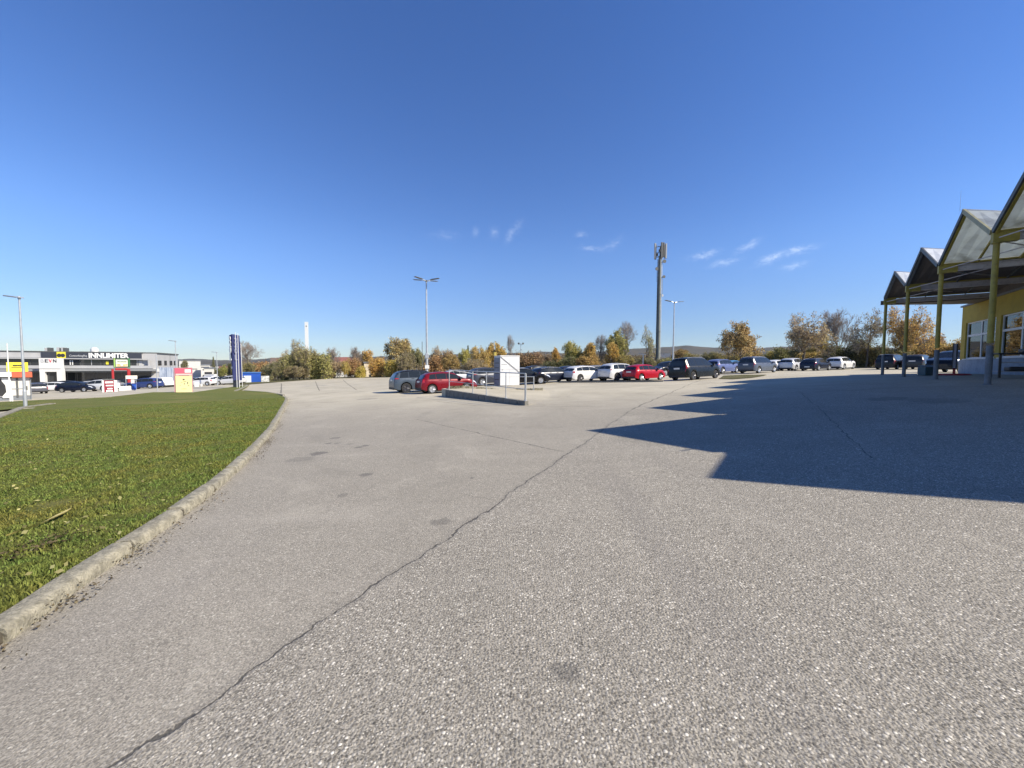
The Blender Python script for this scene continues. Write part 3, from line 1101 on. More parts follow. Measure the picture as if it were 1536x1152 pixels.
def make_hall():
    loc = CP(-4.0, DEP, 0); loc.z = gz(loc.x, loc.y)
    t = empty('market_hall', loc, 0, 'yellow rendered hall with grey plinth and white framed windows behind the canopy', 'building')
    def B(mb, name, mats, smooth=False, **kw):
        mb.v = [tuple(Vector(v) - t.location) for v in mb.v]
        p = kw.pop('par', t)
        return mb.build(name, mats, p, smooth, **kw)
    U0 = -4.2; U1 = 5 * BAY + 1.3; TH = .3
    z0 = 0.3; zp = 2.05; zt = 5.34
    # plinth and wall around the openings
    mb = MB(); mb.obox(CP(U0 - .03, DEP - .03, z0), CU * (U1 - U0 + .06), CV * (TH + .03), (0, 0, zp - z0))
    mb.obox(CP(U0 - .03, DEP + TH, z0), CU * .3, CV * 15.7, (0, 0, zp - z0))
    mb.obox(CP(U1 - .27, DEP + TH, z0), CU * .3, CV * 15.7, (0, 0, zp - z0))
    B(mb, 'plinth', M_PLINTH)
    wins = []
    u = U0 + .65 + 0.0
    while u + 4.0 < U1:
        wins.append((u, u + 3.95)); u += 4.45
    zs, zh = 2.10, 4.30
    mb = MB()
    mb.obox(CP(U0, DEP, zh), CU * (U1 - U0), CV * TH, (0, 0, zt - zh))
    prev = U0
    for a, b in wins + [(U1, U1)]:
        mb.obox(CP(prev, DEP, zp), CU * (a - prev), CV * TH, (0, 0, zh - zp))
        prev = b
    mb.obox(CP(U0, DEP + TH, zp), CU * .25, CV * 15.7, (0, 0, zt - zp))
    mb.obox(CP(U1 - .25, DEP + TH, zp), CU * .25, CV * 15.7, (0, 0, zt - zp))
    mb.obox(CP(U0, DEP + 15.7, z0), CU * (U1 - U0), CV * .3, (0, 0, zt - z0))
    B(mb, 'wall', M_WALLY)
    mb = MB(); mb.obox(CP(U0 - .08, DEP - .08, zt), CU * (U1 - U0 + .16), CV * 16.2, (0, 0, .10))
    B(mb, 'roof', M_GRYP)
    for n, (a, b) in enumerate(wins):
        mb = MB(); f = .07; m = (a + b) / 2; ztr = 3.50
        v0 = DEP + .08
        def bar(ua, ub, za, zb_, d=.07, vv=0): mb.obox(CP(ua, v0 + vv, za), CU * (ub - ua), CV * d, (0, 0, zb_ - za))
        bar(a, a + f, zs, zh); bar(b - f, b, zs, zh); bar(a + f, b - f, zs, zs + f); bar(a + f, b - f, zh - f, zh)
        bar(m - f, m + f * .6, zs + f, zh - f, .06, .004); bar(a + f, m - f, ztr - .06, ztr + .06, .06, .002); bar(m + f * .6, b - f, ztr - .06, ztr + .06, .06, .002)
        fr = B(mb, 'window', M_WHITEF)
        mb = MB(); mb.obox(CP(a - .05, DEP - .07, zp + .002), CU * (b - a + .1), CV * .16, (0, 0, .045))
        B(mb, 'sill', M_WHITEF, par=fr)
        mb = MB()
        for (ua, ub, za, zb_) in ((a + f, m - f, zs + f, ztr - .06), (m + f * .6, b - f, zs + f, ztr - .06), (a + f, m - f, ztr + .06, zh - f), (m + f * .6, b - f, ztr + .06, zh - f)):
            mb.obox(CP(ua, v0 + .035, za), CU * (ub - ua), CV * .008, (0, 0, zb_ - za))
        B(mb, 'pane', m_glass(), par=fr)
        for c in (a + 1.0, m + .9):                      # notices hanging behind the panes
            mb = MB()
            mb.obox(CP(c - .28, DEP + .26, zs + .3), CU * .06, CV * .01, (0, 0, .75))
            mb.obox(CP(c - .22, DEP + .26, zs + .3), CU * .34, CV * .01, (0, 0, .07))
            mb.obox(CP(c + .12, DEP + .262, zs + .3), CU * .05, CV * .01, (0, 0, .8))
            B(mb, 'notice', M_WHITEF, par=fr)
    # interior: back wall, floor and ceiling seen through the glass
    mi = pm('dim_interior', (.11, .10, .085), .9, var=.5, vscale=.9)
    mb = MB()
    mb.obox(CP(U0 + .3, DEP + 5, 1.0), CU * (U1 - U0 - .6), CV * .1, (0, 0, zt - 1.05))
    mb.obox(CP(U0 + .3, DEP + TH + .02, 1.0), CU * (U1 - U0 - .6), CV * 4.6, (0, 0, .08))
    mb.obox(CP(U0 + .3, DEP + TH + .02, zt - .2), CU * (U1 - U0 - .6), CV * 4.6, (0, 0, .08))
    B(mb, 'interior', mi)


make_hall()


# ------------------------------------------------------------------ things under the canopy
M_BLK = pm('black_metal', (.02, .02, .022), .45, var=.2, vscale=5)
M_RED = pm('red_paint', (.34, .015, .018), .5, var=.12, vscale=5, dirt=((.2, .03, .03), .4))
M_WHITE = pm('white_paint', (.62, .62, .61), .5, var=.05, vscale=3)

p = G(1391, 20.5)
t = empty('grit_bin', p, R_(-10), 'dark teal grit bin on the paving behind the canopy posts', 'grit bin')
mb = MB(); mb.prism([(-.28, -.24, 0), (.28, -.24, 0), (.31, -.28, .44), (-.31, -.28, .44)], (0, .5, 0))
mb.build('container', pm('teal_plastic', (.05, .10, .12), .5, var=.1), t, bevel=.02)
mb = MB(); mb.prism([(-.34, -.31, .445), (.34, -.31, .445), (.32, -.05, .54), (-.32, -.05, .54)], (0, .28, 0)); mb.build('lid', pm('teal_lid', (.04, .08, .10), .45), t, bevel=.015)

p = G(1431, 19.8)
t = empty('display_stand', p, R_(-52), 'grey edge-on display board on a round red base by the yellow hall', 'sign')
mb = MB(); mb.lathe([(.60, 0), (.60, .045), (.5, .085), (.1, .10)], n=28); mb.build('base', M_RED, t, True)
mb = MB(); mb.tube((0, 0, .08), (0, 0, .4), .035); mb.box(-.05, .05, -.16, -.10, .09, .42); mb.build('foot_bracket', M_RED, t, bevel=.006)
mb = MB(); mb.box(-.055, .055, -.30, .30, .36, 1.60); mb.build('board', pm('mauve_board', (.36, .33, .36), .6, var=.06), t, bevel=.015)
mb = MB(); mb.box(-.075, -.056, -.33, .33, .34, 1.63); mb.box(.056, .075, -.33, .33, .34, 1.63); mb.build('edge_frame', M_BLK, t)

p = G(1534, 14.3)
t = empty('metal_table', p, R_(-34), 'low black metal table with lower shelf standing before the hall window', 'table')
mb = MB(); mb.box(-.75, .75, -.4, .4, .88, .93); mb.build('tabletop', M_BLK, t, bevel=.01)
for sx in (-.68, .68):
    for sy in (-.34, .34):
        mb = MB(); mb.box(sx - .03, sx + .03, sy - .03, sy + .03, 0, .88); mb.build('leg', M_BLK, t)
mb = MB(); mb.box(-.65, .65, -.36, .36, .22, .25); mb.box(-.65, .65, -.36, -.32, .55, .6); mb.build('shelf', pm('grey_shelf', (.3, .3, .32), .5), t)
mb = MB(); mb.box(-.1, .5, -.25, .2, .931, 1.08); mb.build('covered_goods', M_BLK, t, bevel=.04)
mb = MB(); mb.box(-.4, .1, -.2, .25, .251, .42); mb.build('covered_goods', M_BLK, t, bevel=.04)

# ------------------------------------------------------------------ cars
M_TYRE = pm('tyre_rubber', (.022, .022, .023), .85, var=.2, vscale=20)
M_RIM = pm('alloy_rim', (.55, .56, .58), .3, metal=.8)
M_RIMD = pm('dark_rim', (.10, .10, .11), .35, metal=.7)
M_TRIM = pm('black_trim', (.022, .022, .024), .6, var=.15, vscale=8)
M_LAMP = pm('headlight_lens', (.75, .78, .8), .08, metal=.3, coat=1)
M_TAIL = pm('tail_light_lens', (.36, .012, .012), .15, coat=1)
M_PLATE = pm('plate_white', (.72, .72, .70), .5)
M_CARGLASS = None


def m_carglass():
    global M_CARGLASS
    if M_CARGLASS: return M_CARGLASS
    m = bpy.data.materials.new('car_glass'); m.use_nodes = True
    k = NT(m.node_tree); b = k.n['Principled BSDF']
    b.inputs['Base Color'].default_value = (.018, .022, .024, 1)
    b.inputs['Roughness'].default_value = .04
    b.inputs['Specular IOR Level'].default_value = .42
    b.inputs['Coat Weight'].default_value = .15
    M_CARGLASS = m
    return m


CARS = {
    'hatch': dict(L=4.1, W=1.72, wx=(.72, 3.22), r=.31, belt=(.98, .90), top=[(0, .58), (.03, .82), (.09, .99), (.36, 1.31), (.62, 1.41), (1.1, 1.465), (1.6, 1.48), (2.1, 1.445), (2.45, 1.36), (3.12, .98), (3.5, .92), (3.93, .76), (4.06, .62), (4.1, .48)],
                  rw=(.115, .32), ws=(2.5, 3.08), sw=[(.52, 1.02), (1.05, 1.76), (1.79, 2.86)]),
    'wagon': dict(L=4.6, W=1.80, wx=(.88, 3.62), r=.32, belt=(.97, .91), top=[(0, .58), (.03, .85), (.09, .98), (.44, 1.29), (.72, 1.39), (1.3, 1.45), (1.9, 1.47), (2.45, 1.43), (2.83, 1.335), (3.5, .99), (3.95, .92), (4.4, .77), (4.55, .62), (4.6, .48)],
                  rw=(.115, .38), ws=(2.88, 3.48), sw=[(.52, 1.2), (1.23, 2.06), (2.09, 3.24)]),
    'suv': dict(L=4.55, W=1.86, wx=(.86, 3.58), r=.355, belt=(1.08, 1.02), top=[(0, .66), (.03, .95), (.08, 1.09), (.30, 1.45), (.54, 1.57), (1.0, 1.63), (1.6, 1.65), (2.3, 1.61), (2.68, 1.51), (3.28, 1.12), (3.75, 1.05), (4.32, .92), (4.5, .72), (4.55, .56)],
                rw=(.10, .27), ws=(2.7, 3.26), sw=[(.42, 1.08), (1.11, 1.93), (1.96, 3.05)]),
    'mpv': dict(L=4.75, W=1.88, wx=(.88, 3.85), r=.33, belt=(1.06, 1.0), top=[(0, .66), (.03, .98), (.07, 1.09), (.19, 1.55), (.36, 1.71), (1.5, 1.77), (2.6, 1.71), (3.02, 1.57), (3.78, 1.10), (4.15, 1.02), (4.58, .84), (4.72, .64), (4.75, .5)],
                rw=(.08, .19), ws=(3.02, 3.76), sw=[(.34, 1.3), (1.33, 2.33), (2.36, 3.5)]),
}
_car_cache = {}


def lerp_tab(tab, x):
    if x <= tab[0][0]: return tab[0][1]
    for (a, b), (c, d) in zip(tab[:-1], tab[1:]):
        if x <= c:
            t = (x - a) / (c - a)
            return b + (d - b) * t
    return tab[-1][1]


def car_parts(kind):
    if kind in _car_cache: return _car_cache[kind]
    S = CARS[kind]
    L, W, r = S['L'], S['W'], S['r']
    def smooth_top(x):
        return (lerp_tab(S['top'], x - .04) + 2 * lerp_tab(S['top'], x) + lerp_tab(S['top'], x + .04)) / 4 if .12 < x < L - .1 else lerp_tab(S['top'], x)
    def ring(x):
        zt = smooth_top(x)
        bl = S['belt'][0] + (S['belt'][1] - S['belt'][0]) * x / L
        zs = min(zt - .03, bl)
        e = 0
        if x < .5: e = .13 * ((.5 - x) / .5) ** 2.2
        if x > L - .8: e = .24 * ((x - (L - .8)) / .8) ** 2.2
        h = W / 2 * (1 - e)
        zb = .21 if .3 < x < L - .3 else .21 + .12 * (1 - min(x, L - x) / .3)
        za = zb; Ra = r + .06
        for wx in S['wx']:
            dx = abs(x - wx)
            if dx < Ra: za = max(za, r + math.sqrt(Ra * Ra - dx * dx))
        gh = max(0, zt - zs)
        tum = .30 * gh / .55 * .55 + .03 * min(1, gh / .1)
        edge = min(.10, gh * .5)
        mid = max(.52 * zs, za + .03)
        return [(0, zb), (h - .27, max(zb, za)), (h - .035, za), (h - .004, za + .03), (h, min(mid + .04, zs - .05)), (h - .008, zs - .06 if zs - .06 > za + .05 else za + .05), (h - .045, zs), (h - .045 - tum, zt - edge), (h - .045 - tum - .14, zt - edge * .22), ((h - .3) * .5, zt), (0, zt + .012)]
    xs = set([0, L])
    for a, b in S['top']: xs.add(a)
    for wx in S['wx']:
        for i in range(-12, 13): xs.add(round(wx + (r + .06) * math.sin(i / 12 * math.pi / 2), 4))
    x = 0
    while x < L:
        xs.add(round(x, 3)); x += .1
    xs = sorted(xs)
    xs = [a for i, a in enumerate(xs) if i == 0 or a - xs[i - 1] > .008]
    mb = MB(); n = 11
    for x in xs:
        rg = ring(x)
        full = [(-y, z) for y, z in rg[::-1]][:-1] + rg[:0] + [(y, z) for y, z in rg]
        # order: left top -> bottom centre -> right top ; drop duplicate of top centre
        full = full[1:] if False else full
        for (y, z) in full: mb.v.append((x - L / 2, -y, z))
    m = 2 * n - 1
    for i in range(len(xs) - 1):
        for j in range(m - 1):
            a = i * m + j
            d = min(j, m - 2 - j)                 # 0 = roof centre ... 9 = underside
            blk = d >= 8 or (kind == 'suv' and d >= 7)
            mb.f.append((a, a + 1, a + m + 1, a + m)); mb.mi.append(1 if blk else 0)
    mb.f.append(tuple(range(m))[::-1]); mb.mi.append(0)
    mb.f.append(tuple((len(xs) - 1) * m + j for j in range(m))); mb.mi.append(0)
    me = bpy.data.meshes.new('body'); me.from_pydata(mb.v, [], mb.f)
    me.materials.append(m_paint()); me.materials.append(M_TRIM)
    me.polygons.foreach_set('material_index', mb.mi)
    bm = bmesh.new(); bm.from_mesh(me)
    bmesh.ops.remove_doubles(bm, verts=bm.verts, dist=.0005)
    bmesh.ops.recalc_face_normals(bm, faces=bm.faces)
    bm.to_mesh(me); bm.free()
    me.shade_smooth(); me.set_sharp_from_angle(angle=R_(38))

    def pt(x, i):
        rg = ring(x); a = int(min(i, 9.999)); t = i - a
        y = rg[a][0] + (rg[a + 1][0] - rg[a][0]) * t; z = rg[a][1] + (rg[a + 1][1] - rg[a][1]) * t
        return Vector((x, y, z))

    def patch(x0, x1, i0, i1, off=.007, nx=6, ni=3, sides=(1,), shape=None):
        b = MB()
        for s in sides:
            base = len(b.v)
            for a in range(nx + 1):
                for c in range(ni + 1):
                    i = i0 + (i1 - i0) * c / ni
                    xa, xb = (x0, x1) if shape is None else shape(c / ni)
                    x = xa + (xb - xa) * a / nx
                    p = pt(x, i)
                    q = pt(min(x + .02, L), i); w = pt(x, min(i + .05, 10))
                    nr = (q - p).cross(w - p)
                    if nr.length < 1e-9: nr = Vector((0, 1, 0))
                    nr.normalize()
                    if nr.dot(Vector((0, p.y, p.z - .75))) < 0: nr = -nr
                    p = p + nr * off
                    b.v.append((p.x - L / 2, p.y * s, p.z))
            for a in range(nx):
                for c in range(ni):
                    k0 = base + a * (ni + 1) + c
                    f = (k0, k0 + 1, k0 + ni + 2, k0 + ni + 1)
                    b.f.append(f if s < 0 else f[::-1]); b.mi.append(0)
        return b
    parts = {}
    g = m_carglass()
    parts['windscreen'] = [(patch(S['ws'][0], S['ws'][1], 7.25, 10, .008, 5, 5, (1, -1)).mesh('windscreen', g, True), (0, 0, 0))]
    parts['rear_window'] = [(patch(S['rw'][0], S['rw'][1], 7.3, 10, .008, 5, 5, (1, -1)).mesh('rear_window', g, True), (0, 0, 0))]
    sw = []
    for s in (1, -1):
        for q, (a, b) in enumerate(S['sw']):
            last = q == len(S['sw']) - 1
            def shp(t, a=a, b=b, q=q, last=last):
                return (a + (.10 * t if q == 0 else 0), b - (0 if not last else .36 * t - .10))
            sw.append((patch(a, b, 6.06, 6.97, .006, 6, 3, (s,), shp).mesh('side_window', g, True), (0, 0, 0)))
    parts['side_window'] = sw
    parts['headlight'] = [(patch(L - .42, L - .06, 4.9, 6.5, .006, 5, 3, (s,)).mesh('headlight', M_LAMP, True), (0, 0, 0)) for s in (1, -1)]
    tl = {'hatch': (.01, .22, 4.6, 6.0), 'wagon': (.01, .3, 4.8, 6.0), 'suv': (.01, .34, 5.0, 6.0), 'mpv': (.01, .2, 4.8, 6.4)}[kind]
    parts['tail_light'] = [(patch(tl[0], tl[1], tl[2], tl[3], .008, 4, 3, (s,)).mesh('tail_light', M_TAIL, True), (0, 0, 0)) for s in (1, -1)]
    b = MB(); z = S['top'][0][1]
    b.box(-L / 2 - .012, -L / 2 + .004, -.27, .27, z - .16, z - .05)
    if kind in ('mpv', 'suv', 'hatch'):
        b = MB(); zz = S['top'][2][1] - .17
        b.box(-L / 2 + .012, -L / 2 + .05, -.27, .27, zz - .05, zz + .07)
    parts['number_plate'] = [(b.mesh('number_plate', M_PLATE), (0, 0, 0))]
    b = MB(); b.box(-L / 2 - .02, -L / 2 + .12, -W / 2 * .78, W / 2 * .78, .26, .42)
    parts['bumper_trim'] = [(b.mesh('bumper_trim', M_TRIM), (0, 0, 0))]
    b = MB(); b.box(L / 2 - .12, L / 2 + .012, -W / 2 * .62, W / 2 * .62, .26, .40); parts['air_intake'] = [(b.mesh('air_intake', M_TRIM), (0, 0, 0))]
    b = MB(); b.box(L / 2 - .1, L / 2 + .008, -W / 2 * .45, W / 2 * .45, .44, .56 if kind != 'suv' else .62); parts['grille'] = [(b.mesh('grille', M_TRIM), (0, 0, 0))]
    hs_ = []
    for s in (1, -1):
        for xx in ((S['sw'][-1][0] + .06), (S['sw'][-2][0] + .15)):
            p = pt(xx, 5.3)
            b = MB(); b.box(xx - L / 2, xx - L / 2 + .2, s * (p.y + .01) - .012, s * (p.y + .01) + .012, p.z - .012, p.z + .018); hs_.append((b.mesh('door_handle', M_TRIM), (0, 0, 0)))
    parts['door_handle'] = hs_
    if kind in ('wagon', 'suv', 'mpv'):
        rr = []
        for s in (1, -1):
            pr = None; b = MB()
            for x in np.linspace(.6, S['ws'][0] - .15, 9):
                p = pt(x, 7.6); q = Vector((p.x - L / 2, s * p.y, p.z + .035))
                if pr is not None: b.tube(pr, q, .014, .014, 6)
                pr = q
            rr.append((b.mesh('roof_rail', M_RIM if kind != 'suv' else M_TRIM, True), (0, 0, 0)))
        parts['roof_rail'] = rr
    mir = []
    for s in (1, -1):
        b = MB(); x = S['ws'][1] - .32; p = pt(x, 6.0)
        b.prism([(x - L / 2 - .08, s * (p.y + .02), p.z), (x - L / 2 + .10, s * (p.y + .02), p.z + .01), (x - L / 2 + .06, s * (p.y + .02), p.z + .13), (x - L / 2 - .07, s * (p.y + .02), p.z + .14)], (0, s * .18, .01))
        mir.append((b.mesh('mirror', M_TRIM, True), (0, 0, 0)))
    parts['mirror'] = mir
    # wheels
    ty = MB()
    ty.lathe([(r * .62, -.10), (r * .93, -.10), (r, -.075), (r, .075), (r * .93, .10), (r * .62, .10)], n=28, axis='Y')
    tyre = ty.mesh('wheel', M_TYRE, True)
    rims = []
    for mat in (M_RIM, M_RIMD):
        b = MB()
        b.lathe([(r * .60, -.104), (r * .67, -.108), (r * .67, .108), (r * .60, .104)], n=28, axis='Y', mi=0)
        for s in (1, -1):
            for i in range(5):
                a = i * 2 * math.pi / 5
                for da in (-.16, .16):
                    c1 = Vector((math.cos(a + da * .6), 0, math.sin(a + da * .6))); c2 = Vector((math.cos(a + da * 1.2), 0, math.sin(a + da * 1.2)))
                    b.tube(c1 * r * .12 + Vector((0, s * .098, 0)), c2 * r * .63 + Vector((0, s * .107, 0)), r * .06, r * .06, 5)
            b.lathe([(r * .18, s * .09), (r * .17, s * .115)] if s > 0 else [(r * .17, s * .115), (r * .18, s * .09)], n=12, axis='Y')
        rims.append(b.mesh('rim', [mat], True))
    hub = MB(); hub.lathe([(r * .60, -.085), (r * .60, .085)], n=20, axis='Y')
    disc = hub.mesh('brake_disc', pm('brake_dark', (.05, .05, .055), .6), True)
    _car_cache[kind + '_roof'] = patch(S['rw'][1] + .04, S['ws'][0] - .02, 7.0, 10, .006, 10, 5, (1, -1)).mesh('roof_panel', m_paint(), True)
    _car_cache[kind] = (me, parts, tyre, rims, disc)
    return _car_cache[kind]


def roof_cover(kind):
    return _car_cache[kind + '_roof']


def make_car(kind, loc, heading, col, label, cat='car', dark_rim=False, scale=1.0, name=None, group='cars parked in the lot', detail=True, lz=1.0, cover=False):
    me, parts, tyre, rims, disc = car_parts(kind)
    S = CARS[kind]
    t = empty(name or 'parked_car', loc, heading, label, cat, group)
    # lean with the ground
    c, s_ = math.cos(heading), math.sin(heading)
    gx = (gz(loc[0] + c, loc[1] + s_) - gz(loc[0] - c, loc[1] - s_)) / 2
    gy = (gz(loc[0] - s_, loc[1] + c) - gz(loc[0] + s_, loc[1] - c)) / 2
    t.rotation_mode = 'QUATERNION'
    ax = Vector((c, s_, gx)).normalized(); ay = Vector((-s_, c, gy)).normalized(); az = ax.cross(ay); ay = az.cross(ax)
    t.rotation_quaternion = Matrix((ax, ay, az)).transposed().to_quaternion()
    t.scale = (scale, scale, scale * lz)
    link_mesh('body', me, t, col)
    if cover: link_mesh('roof_panel', roof_cover(kind), t, BLACK)
    for nm, lst in parts.items():
        if not detail and nm in ('door_handle', 'bumper_trim', 'roof_rail', 'grille', 'air_intake'): continue
        for m_, o_ in lst: link_mesh(nm, m_, t)
    for wx in S['wx']:
        for s in (1, -1):
            w = link_mesh('wheel', tyre, t)
            w.location = (wx - S['L'] / 2, s * (S['W'] / 2 - .125), S['r'])
            link_mesh('rim', rims[1 if dark_rim else 0], w)
            if detail: link_mesh('brake_disc', disc, w)
    return t


H = R_(30)
def car(kind, px, Y, col, label, heading=H, **kw):
    return make_car(kind, G(px, Y), heading, col, label, **kw)
SILV = (.36, .38, .41); WHT = (.66, .66, .66); NAVY = (.010, .014, .030); BLACK = (.006, .006, .008); RED = (.17, .006, .013); RED2 = (.38, .006, .020)
car('suv', 633, 29.4, (.065, .085, .11), 'blue grey sport utility car with black roof behind the dark red hatchback', dark_rim=True, cover=True)
car('hatch', 670.5, 27.2, RED, 'dark red hatchback parked left of the ramp railing', lz=.99)
car('suv', 738, 36.5, (.05, .055, .075), 'dark grey hatchback seen between the red hatchback and the white cabinet')
car('wagon', 786, 34.5, BLACK, 'black car just right of the white cabinet with its front wheel showing', heading=R_(12))
car('wagon', 829, 36.5, NAVY, 'navy blue estate car at the left end of the row, next to the white estate')
car('wagon', 879, 36.8, WHT, 'white estate car nearest the left in the front row', dark_rim=True)
car('suv', 932, 36.6, WHT, 'white sport utility car with silver tailgate beside the bright red hatchback', dark_rim=True)
car('hatch', 967, 35.3, RED2, 'bright red hatchback between the white sport utility car and the black van')
car('mpv', 1043, 32.6, (.007, .009, .011), 'large black people carrier, the biggest vehicle in the front row', dark_rim=True, lz=1.06)
car('suv', 1084, 44.5, (.12, .15, .30), 'violet blue car half hidden behind the black people carrier')
car('hatch', 1100, 47, (.08, .24, .45), 'light blue car right of the black people carrier')
car('mpv', 1137, 41.5, (.085, .095, .12), 'slate grey people carrier standing alone behind the turf island')
car('wagon', 1166, 52, WHT, 'white car showing just right of the slate grey people carrier')
car('suv', 1191, 51, (.55, .56, .58), 'white hatchback between the slate grey people carrier and the navy hatchback')
car('wagon', 1224, 47.5, NAVY, 'navy blue hatchback beside the white hatchback, tail to the shadow', lz=1.04)
car('suv', 1261, 50.5, WHT, 'white crossover at the right end of the sunlit row')
car('mpv', 1338, 45.5, BLACK, 'black van seen between the two farthest canopy posts')
car('suv', 1378, 44, (.03, .032, .035), 'black sport utility car seen between the second and third canopy posts')
car('suv', 1428, 29.5, BLACK, 'black sport utility car half hidden by the display board', heading=R_(205))
# back rows
car('suv', 812, 46, (.03, .03, .035), 'black roofed car in the back row behind the navy estate')
car('hatch', 778, 52, (.18, .19, .2), 'grey car in the back row beyond the white cabinet', heading=R_(200))
car('wagon', 900, 44, (.18, .18, .19), 'silver grey estate in the back row behind the white estate')
car('hatch', 857, 50, (.03, .035, .06), 'dark blue car in the back row left of the silver estate')
car('suv', 1000, 45, BLACK, 'black car in the back row facing the bright red hatchback', heading=R_(210))
car('hatch', 690, 46, (.45, .46, .48), 'silver car in the back row behind the dark red hatchback')
car('wagon', 715, 56, (.6, .61, .62), 'pale grey estate far behind the ramp railing', heading=R_(200))

# dealership forecourt on the left
LG = 'cars on the dealership forecourt'
def dcar(kind, px, Y, col, label, heading, **kw):
    return make_car(kind, G(px, Y), heading, col, label, group=LG, detail=False, **kw)
dcar('wagon', 119, 55, NAVY, 'dark blue estate driving past the dealership portal', R_(8))
dcar('wagon', 75, 63, WHT, 'white saloon in front of the white dealership portal', R_(200))
dcar('hatch', 53, 52, (.07, .07, .08), 'dark grey hatchback beside the white kiosk', R_(150))
dcar('suv', 92, 66, BLACK, 'black car between the white saloon and the dark blue estate', R_(190))
dcar('suv', 148, 56, WHT, 'white sport utility car left of the red price board', R_(185))
dcar('hatch', 60, 70, BLACK, 'black hatchback at the left foot of the white portal', R_(170))
dcar('hatch', 131, 68, (.5, .52, .54), 'silver hatchback in front of the dark showroom front', R_(200))
dcar('suv', 216, 60, (.03, .05, .16), 'dark blue car right of the blue bin', R_(190))
dcar('wagon', 160, 72, (.32, .33, .35), 'silver estate parked right before the showroom front behind the price board', R_(205))
dcar('suv', 180, 74, BLACK, 'black car seen under the red arch', R_(200))
dcar('hatch', 228, 72, (.4, .41, .43), 'pale grey hatchback below the corner glazing', R_(200))
dcar('hatch', 203, 66, (.25, .27, .3), 'grey car behind the blue bin', R_(200))
dcar('wagon', 288, 70, (.1, .11, .12), 'dark car just right of the yellow notice board', R_(170))
dcar('hatch', 302, 64, WHT, 'white car right of the yellow notice board', R_(190))
dcar('suv', 312, 76, (.7, .7, .71), 'white sport utility car beyond the notice board', R_(170))
dcar('hatch', 338, 72, BLACK, 'black hatchback left of the blue totem', R_(180))
dcar('wagon', 345, 66, (.55, .55, .56), 'silver estate at the foot of the blue totem', R_(190))

# ------------------------------------------------------------------ trees
M_BARK = pm('bark', (.125, .105, .085), .9, var=.3, vscale=8)
M_TWIG = pm('twigs', (.26, .215, .18), .9, var=.25, vscale=8)


def gen_tree(seed, levels=4, spread=.55, up=.25, trunk=.28, nchild=(3, 4), stems=1, curve=.12, lratio=.66, r0=.022, wide=1.0, lower=0.35):
    """segments and twig tips of a unit-height tree"""
    rg = random.Random(seed)
    segs = []; tips = []
    def grow(p, d, L, r, lv):
        n = 3 if lv < 2 else 2
        q = p
        for i in range(n):
            d = (d + Vector((rg.gauss(0, curve), rg.gauss(0, curve), rg.gauss(0, curve) + up * .25))).normalized()
            q2 = q + d * L / n
            r2 = r * (1 - .38 * (i + 1) / n)
            segs.append((q, q2, r * (1 - .38 * i / n), r2, lv))
            if lv >= 1 and lv < levels and i < n - 1 or (lv == 0 and (i + 1) / n > lower and i < n - 1):
                for _ in range(rg.choice((1, 2))):
                    child(q2, d, L, r2, lv)
            if lv >= levels - 1: tips.append(q2)
            q = q2
        if lv < levels:
            for _ in range(rg.randint(*nchild)):
                child(q, d, L, r * .62, lv)
            if lv < 2: grow(q, (d + Vector((0, 0, up))).normalized(), L * lratio, r * .62, lv + 1)
    def child(q, d, L, r, lv):
        a = d.orthogonal().normalized(); a.rotate(Matrix.Rotation(rg.uniform(0, 6.283), 3, d))
        nd = (d * (1 - spread) + a * spread * rg.uniform(.7, 1.3) + Vector((0, 0, up * .4))).normalized()
        grow(q, nd, L * lratio * rg.uniform(.75, 1.1), r * .68, lv + 1)
    for s in range(stems):
        if stems == 1: d = Vector((rg.gauss(0, .03), rg.gauss(0, .03), 1)); p = Vector((0, 0, 0))
        else:
            a = rg.uniform(0, 6.283); t = rg.uniform(.15, .8) * spread
            d = Vector((math.cos(a) * t, math.sin(a) * t, 1)); p = Vector((math.cos(a) * .06 * wide, math.sin(a) * .06 * wide, 0))
        grow(p, d.normalized(), trunk, r0, 0)
    zm = max(s[1].z for s in segs)
    rad = sorted(math.hypot(s[1].x, s[1].y) for s in segs)[int(len(segs) * .97)]
    kx = .5 / rad; kz = 1 / zm
    f = lambda v: Vector((v.x * kx, v.y * kx, v.z * kz))
    segs = [(f(a), f(b), c, d, e) for a, b, c, d, e in segs]
    return segs, [f(t) for t in tips]


def seg_mesh(name, segs, mat, rmin):
    vs = []; fs = []
    for (a, b, r0, r1, lv) in segs:
        d = b - a
        if d.length < 1e-6: continue
        d.normalize(); n = 6 if lv == 0 else (4 if lv == 1 else 3)
        o = d.orthogonal().normalized(); w = d.cross(o); k = len(vs)
        for p, r in ((a, max(r0, rmin)), (b, max(r1, rmin))):
            for i in range(n):
                t = 6.2832 * i / n
                vs.append(p + (o * math.cos(t) + w * math.sin(t)) * r)
        fs += [(k + i, k + (i + 1) % n, k + n + (i + 1) % n, k + n + i) for i in range(n)]
    me = bpy.data.meshes.new(name); me.from_pydata([tuple(v) for v in vs], [], fs); me.materials.append(mat); me.shade_smooth()
    return me


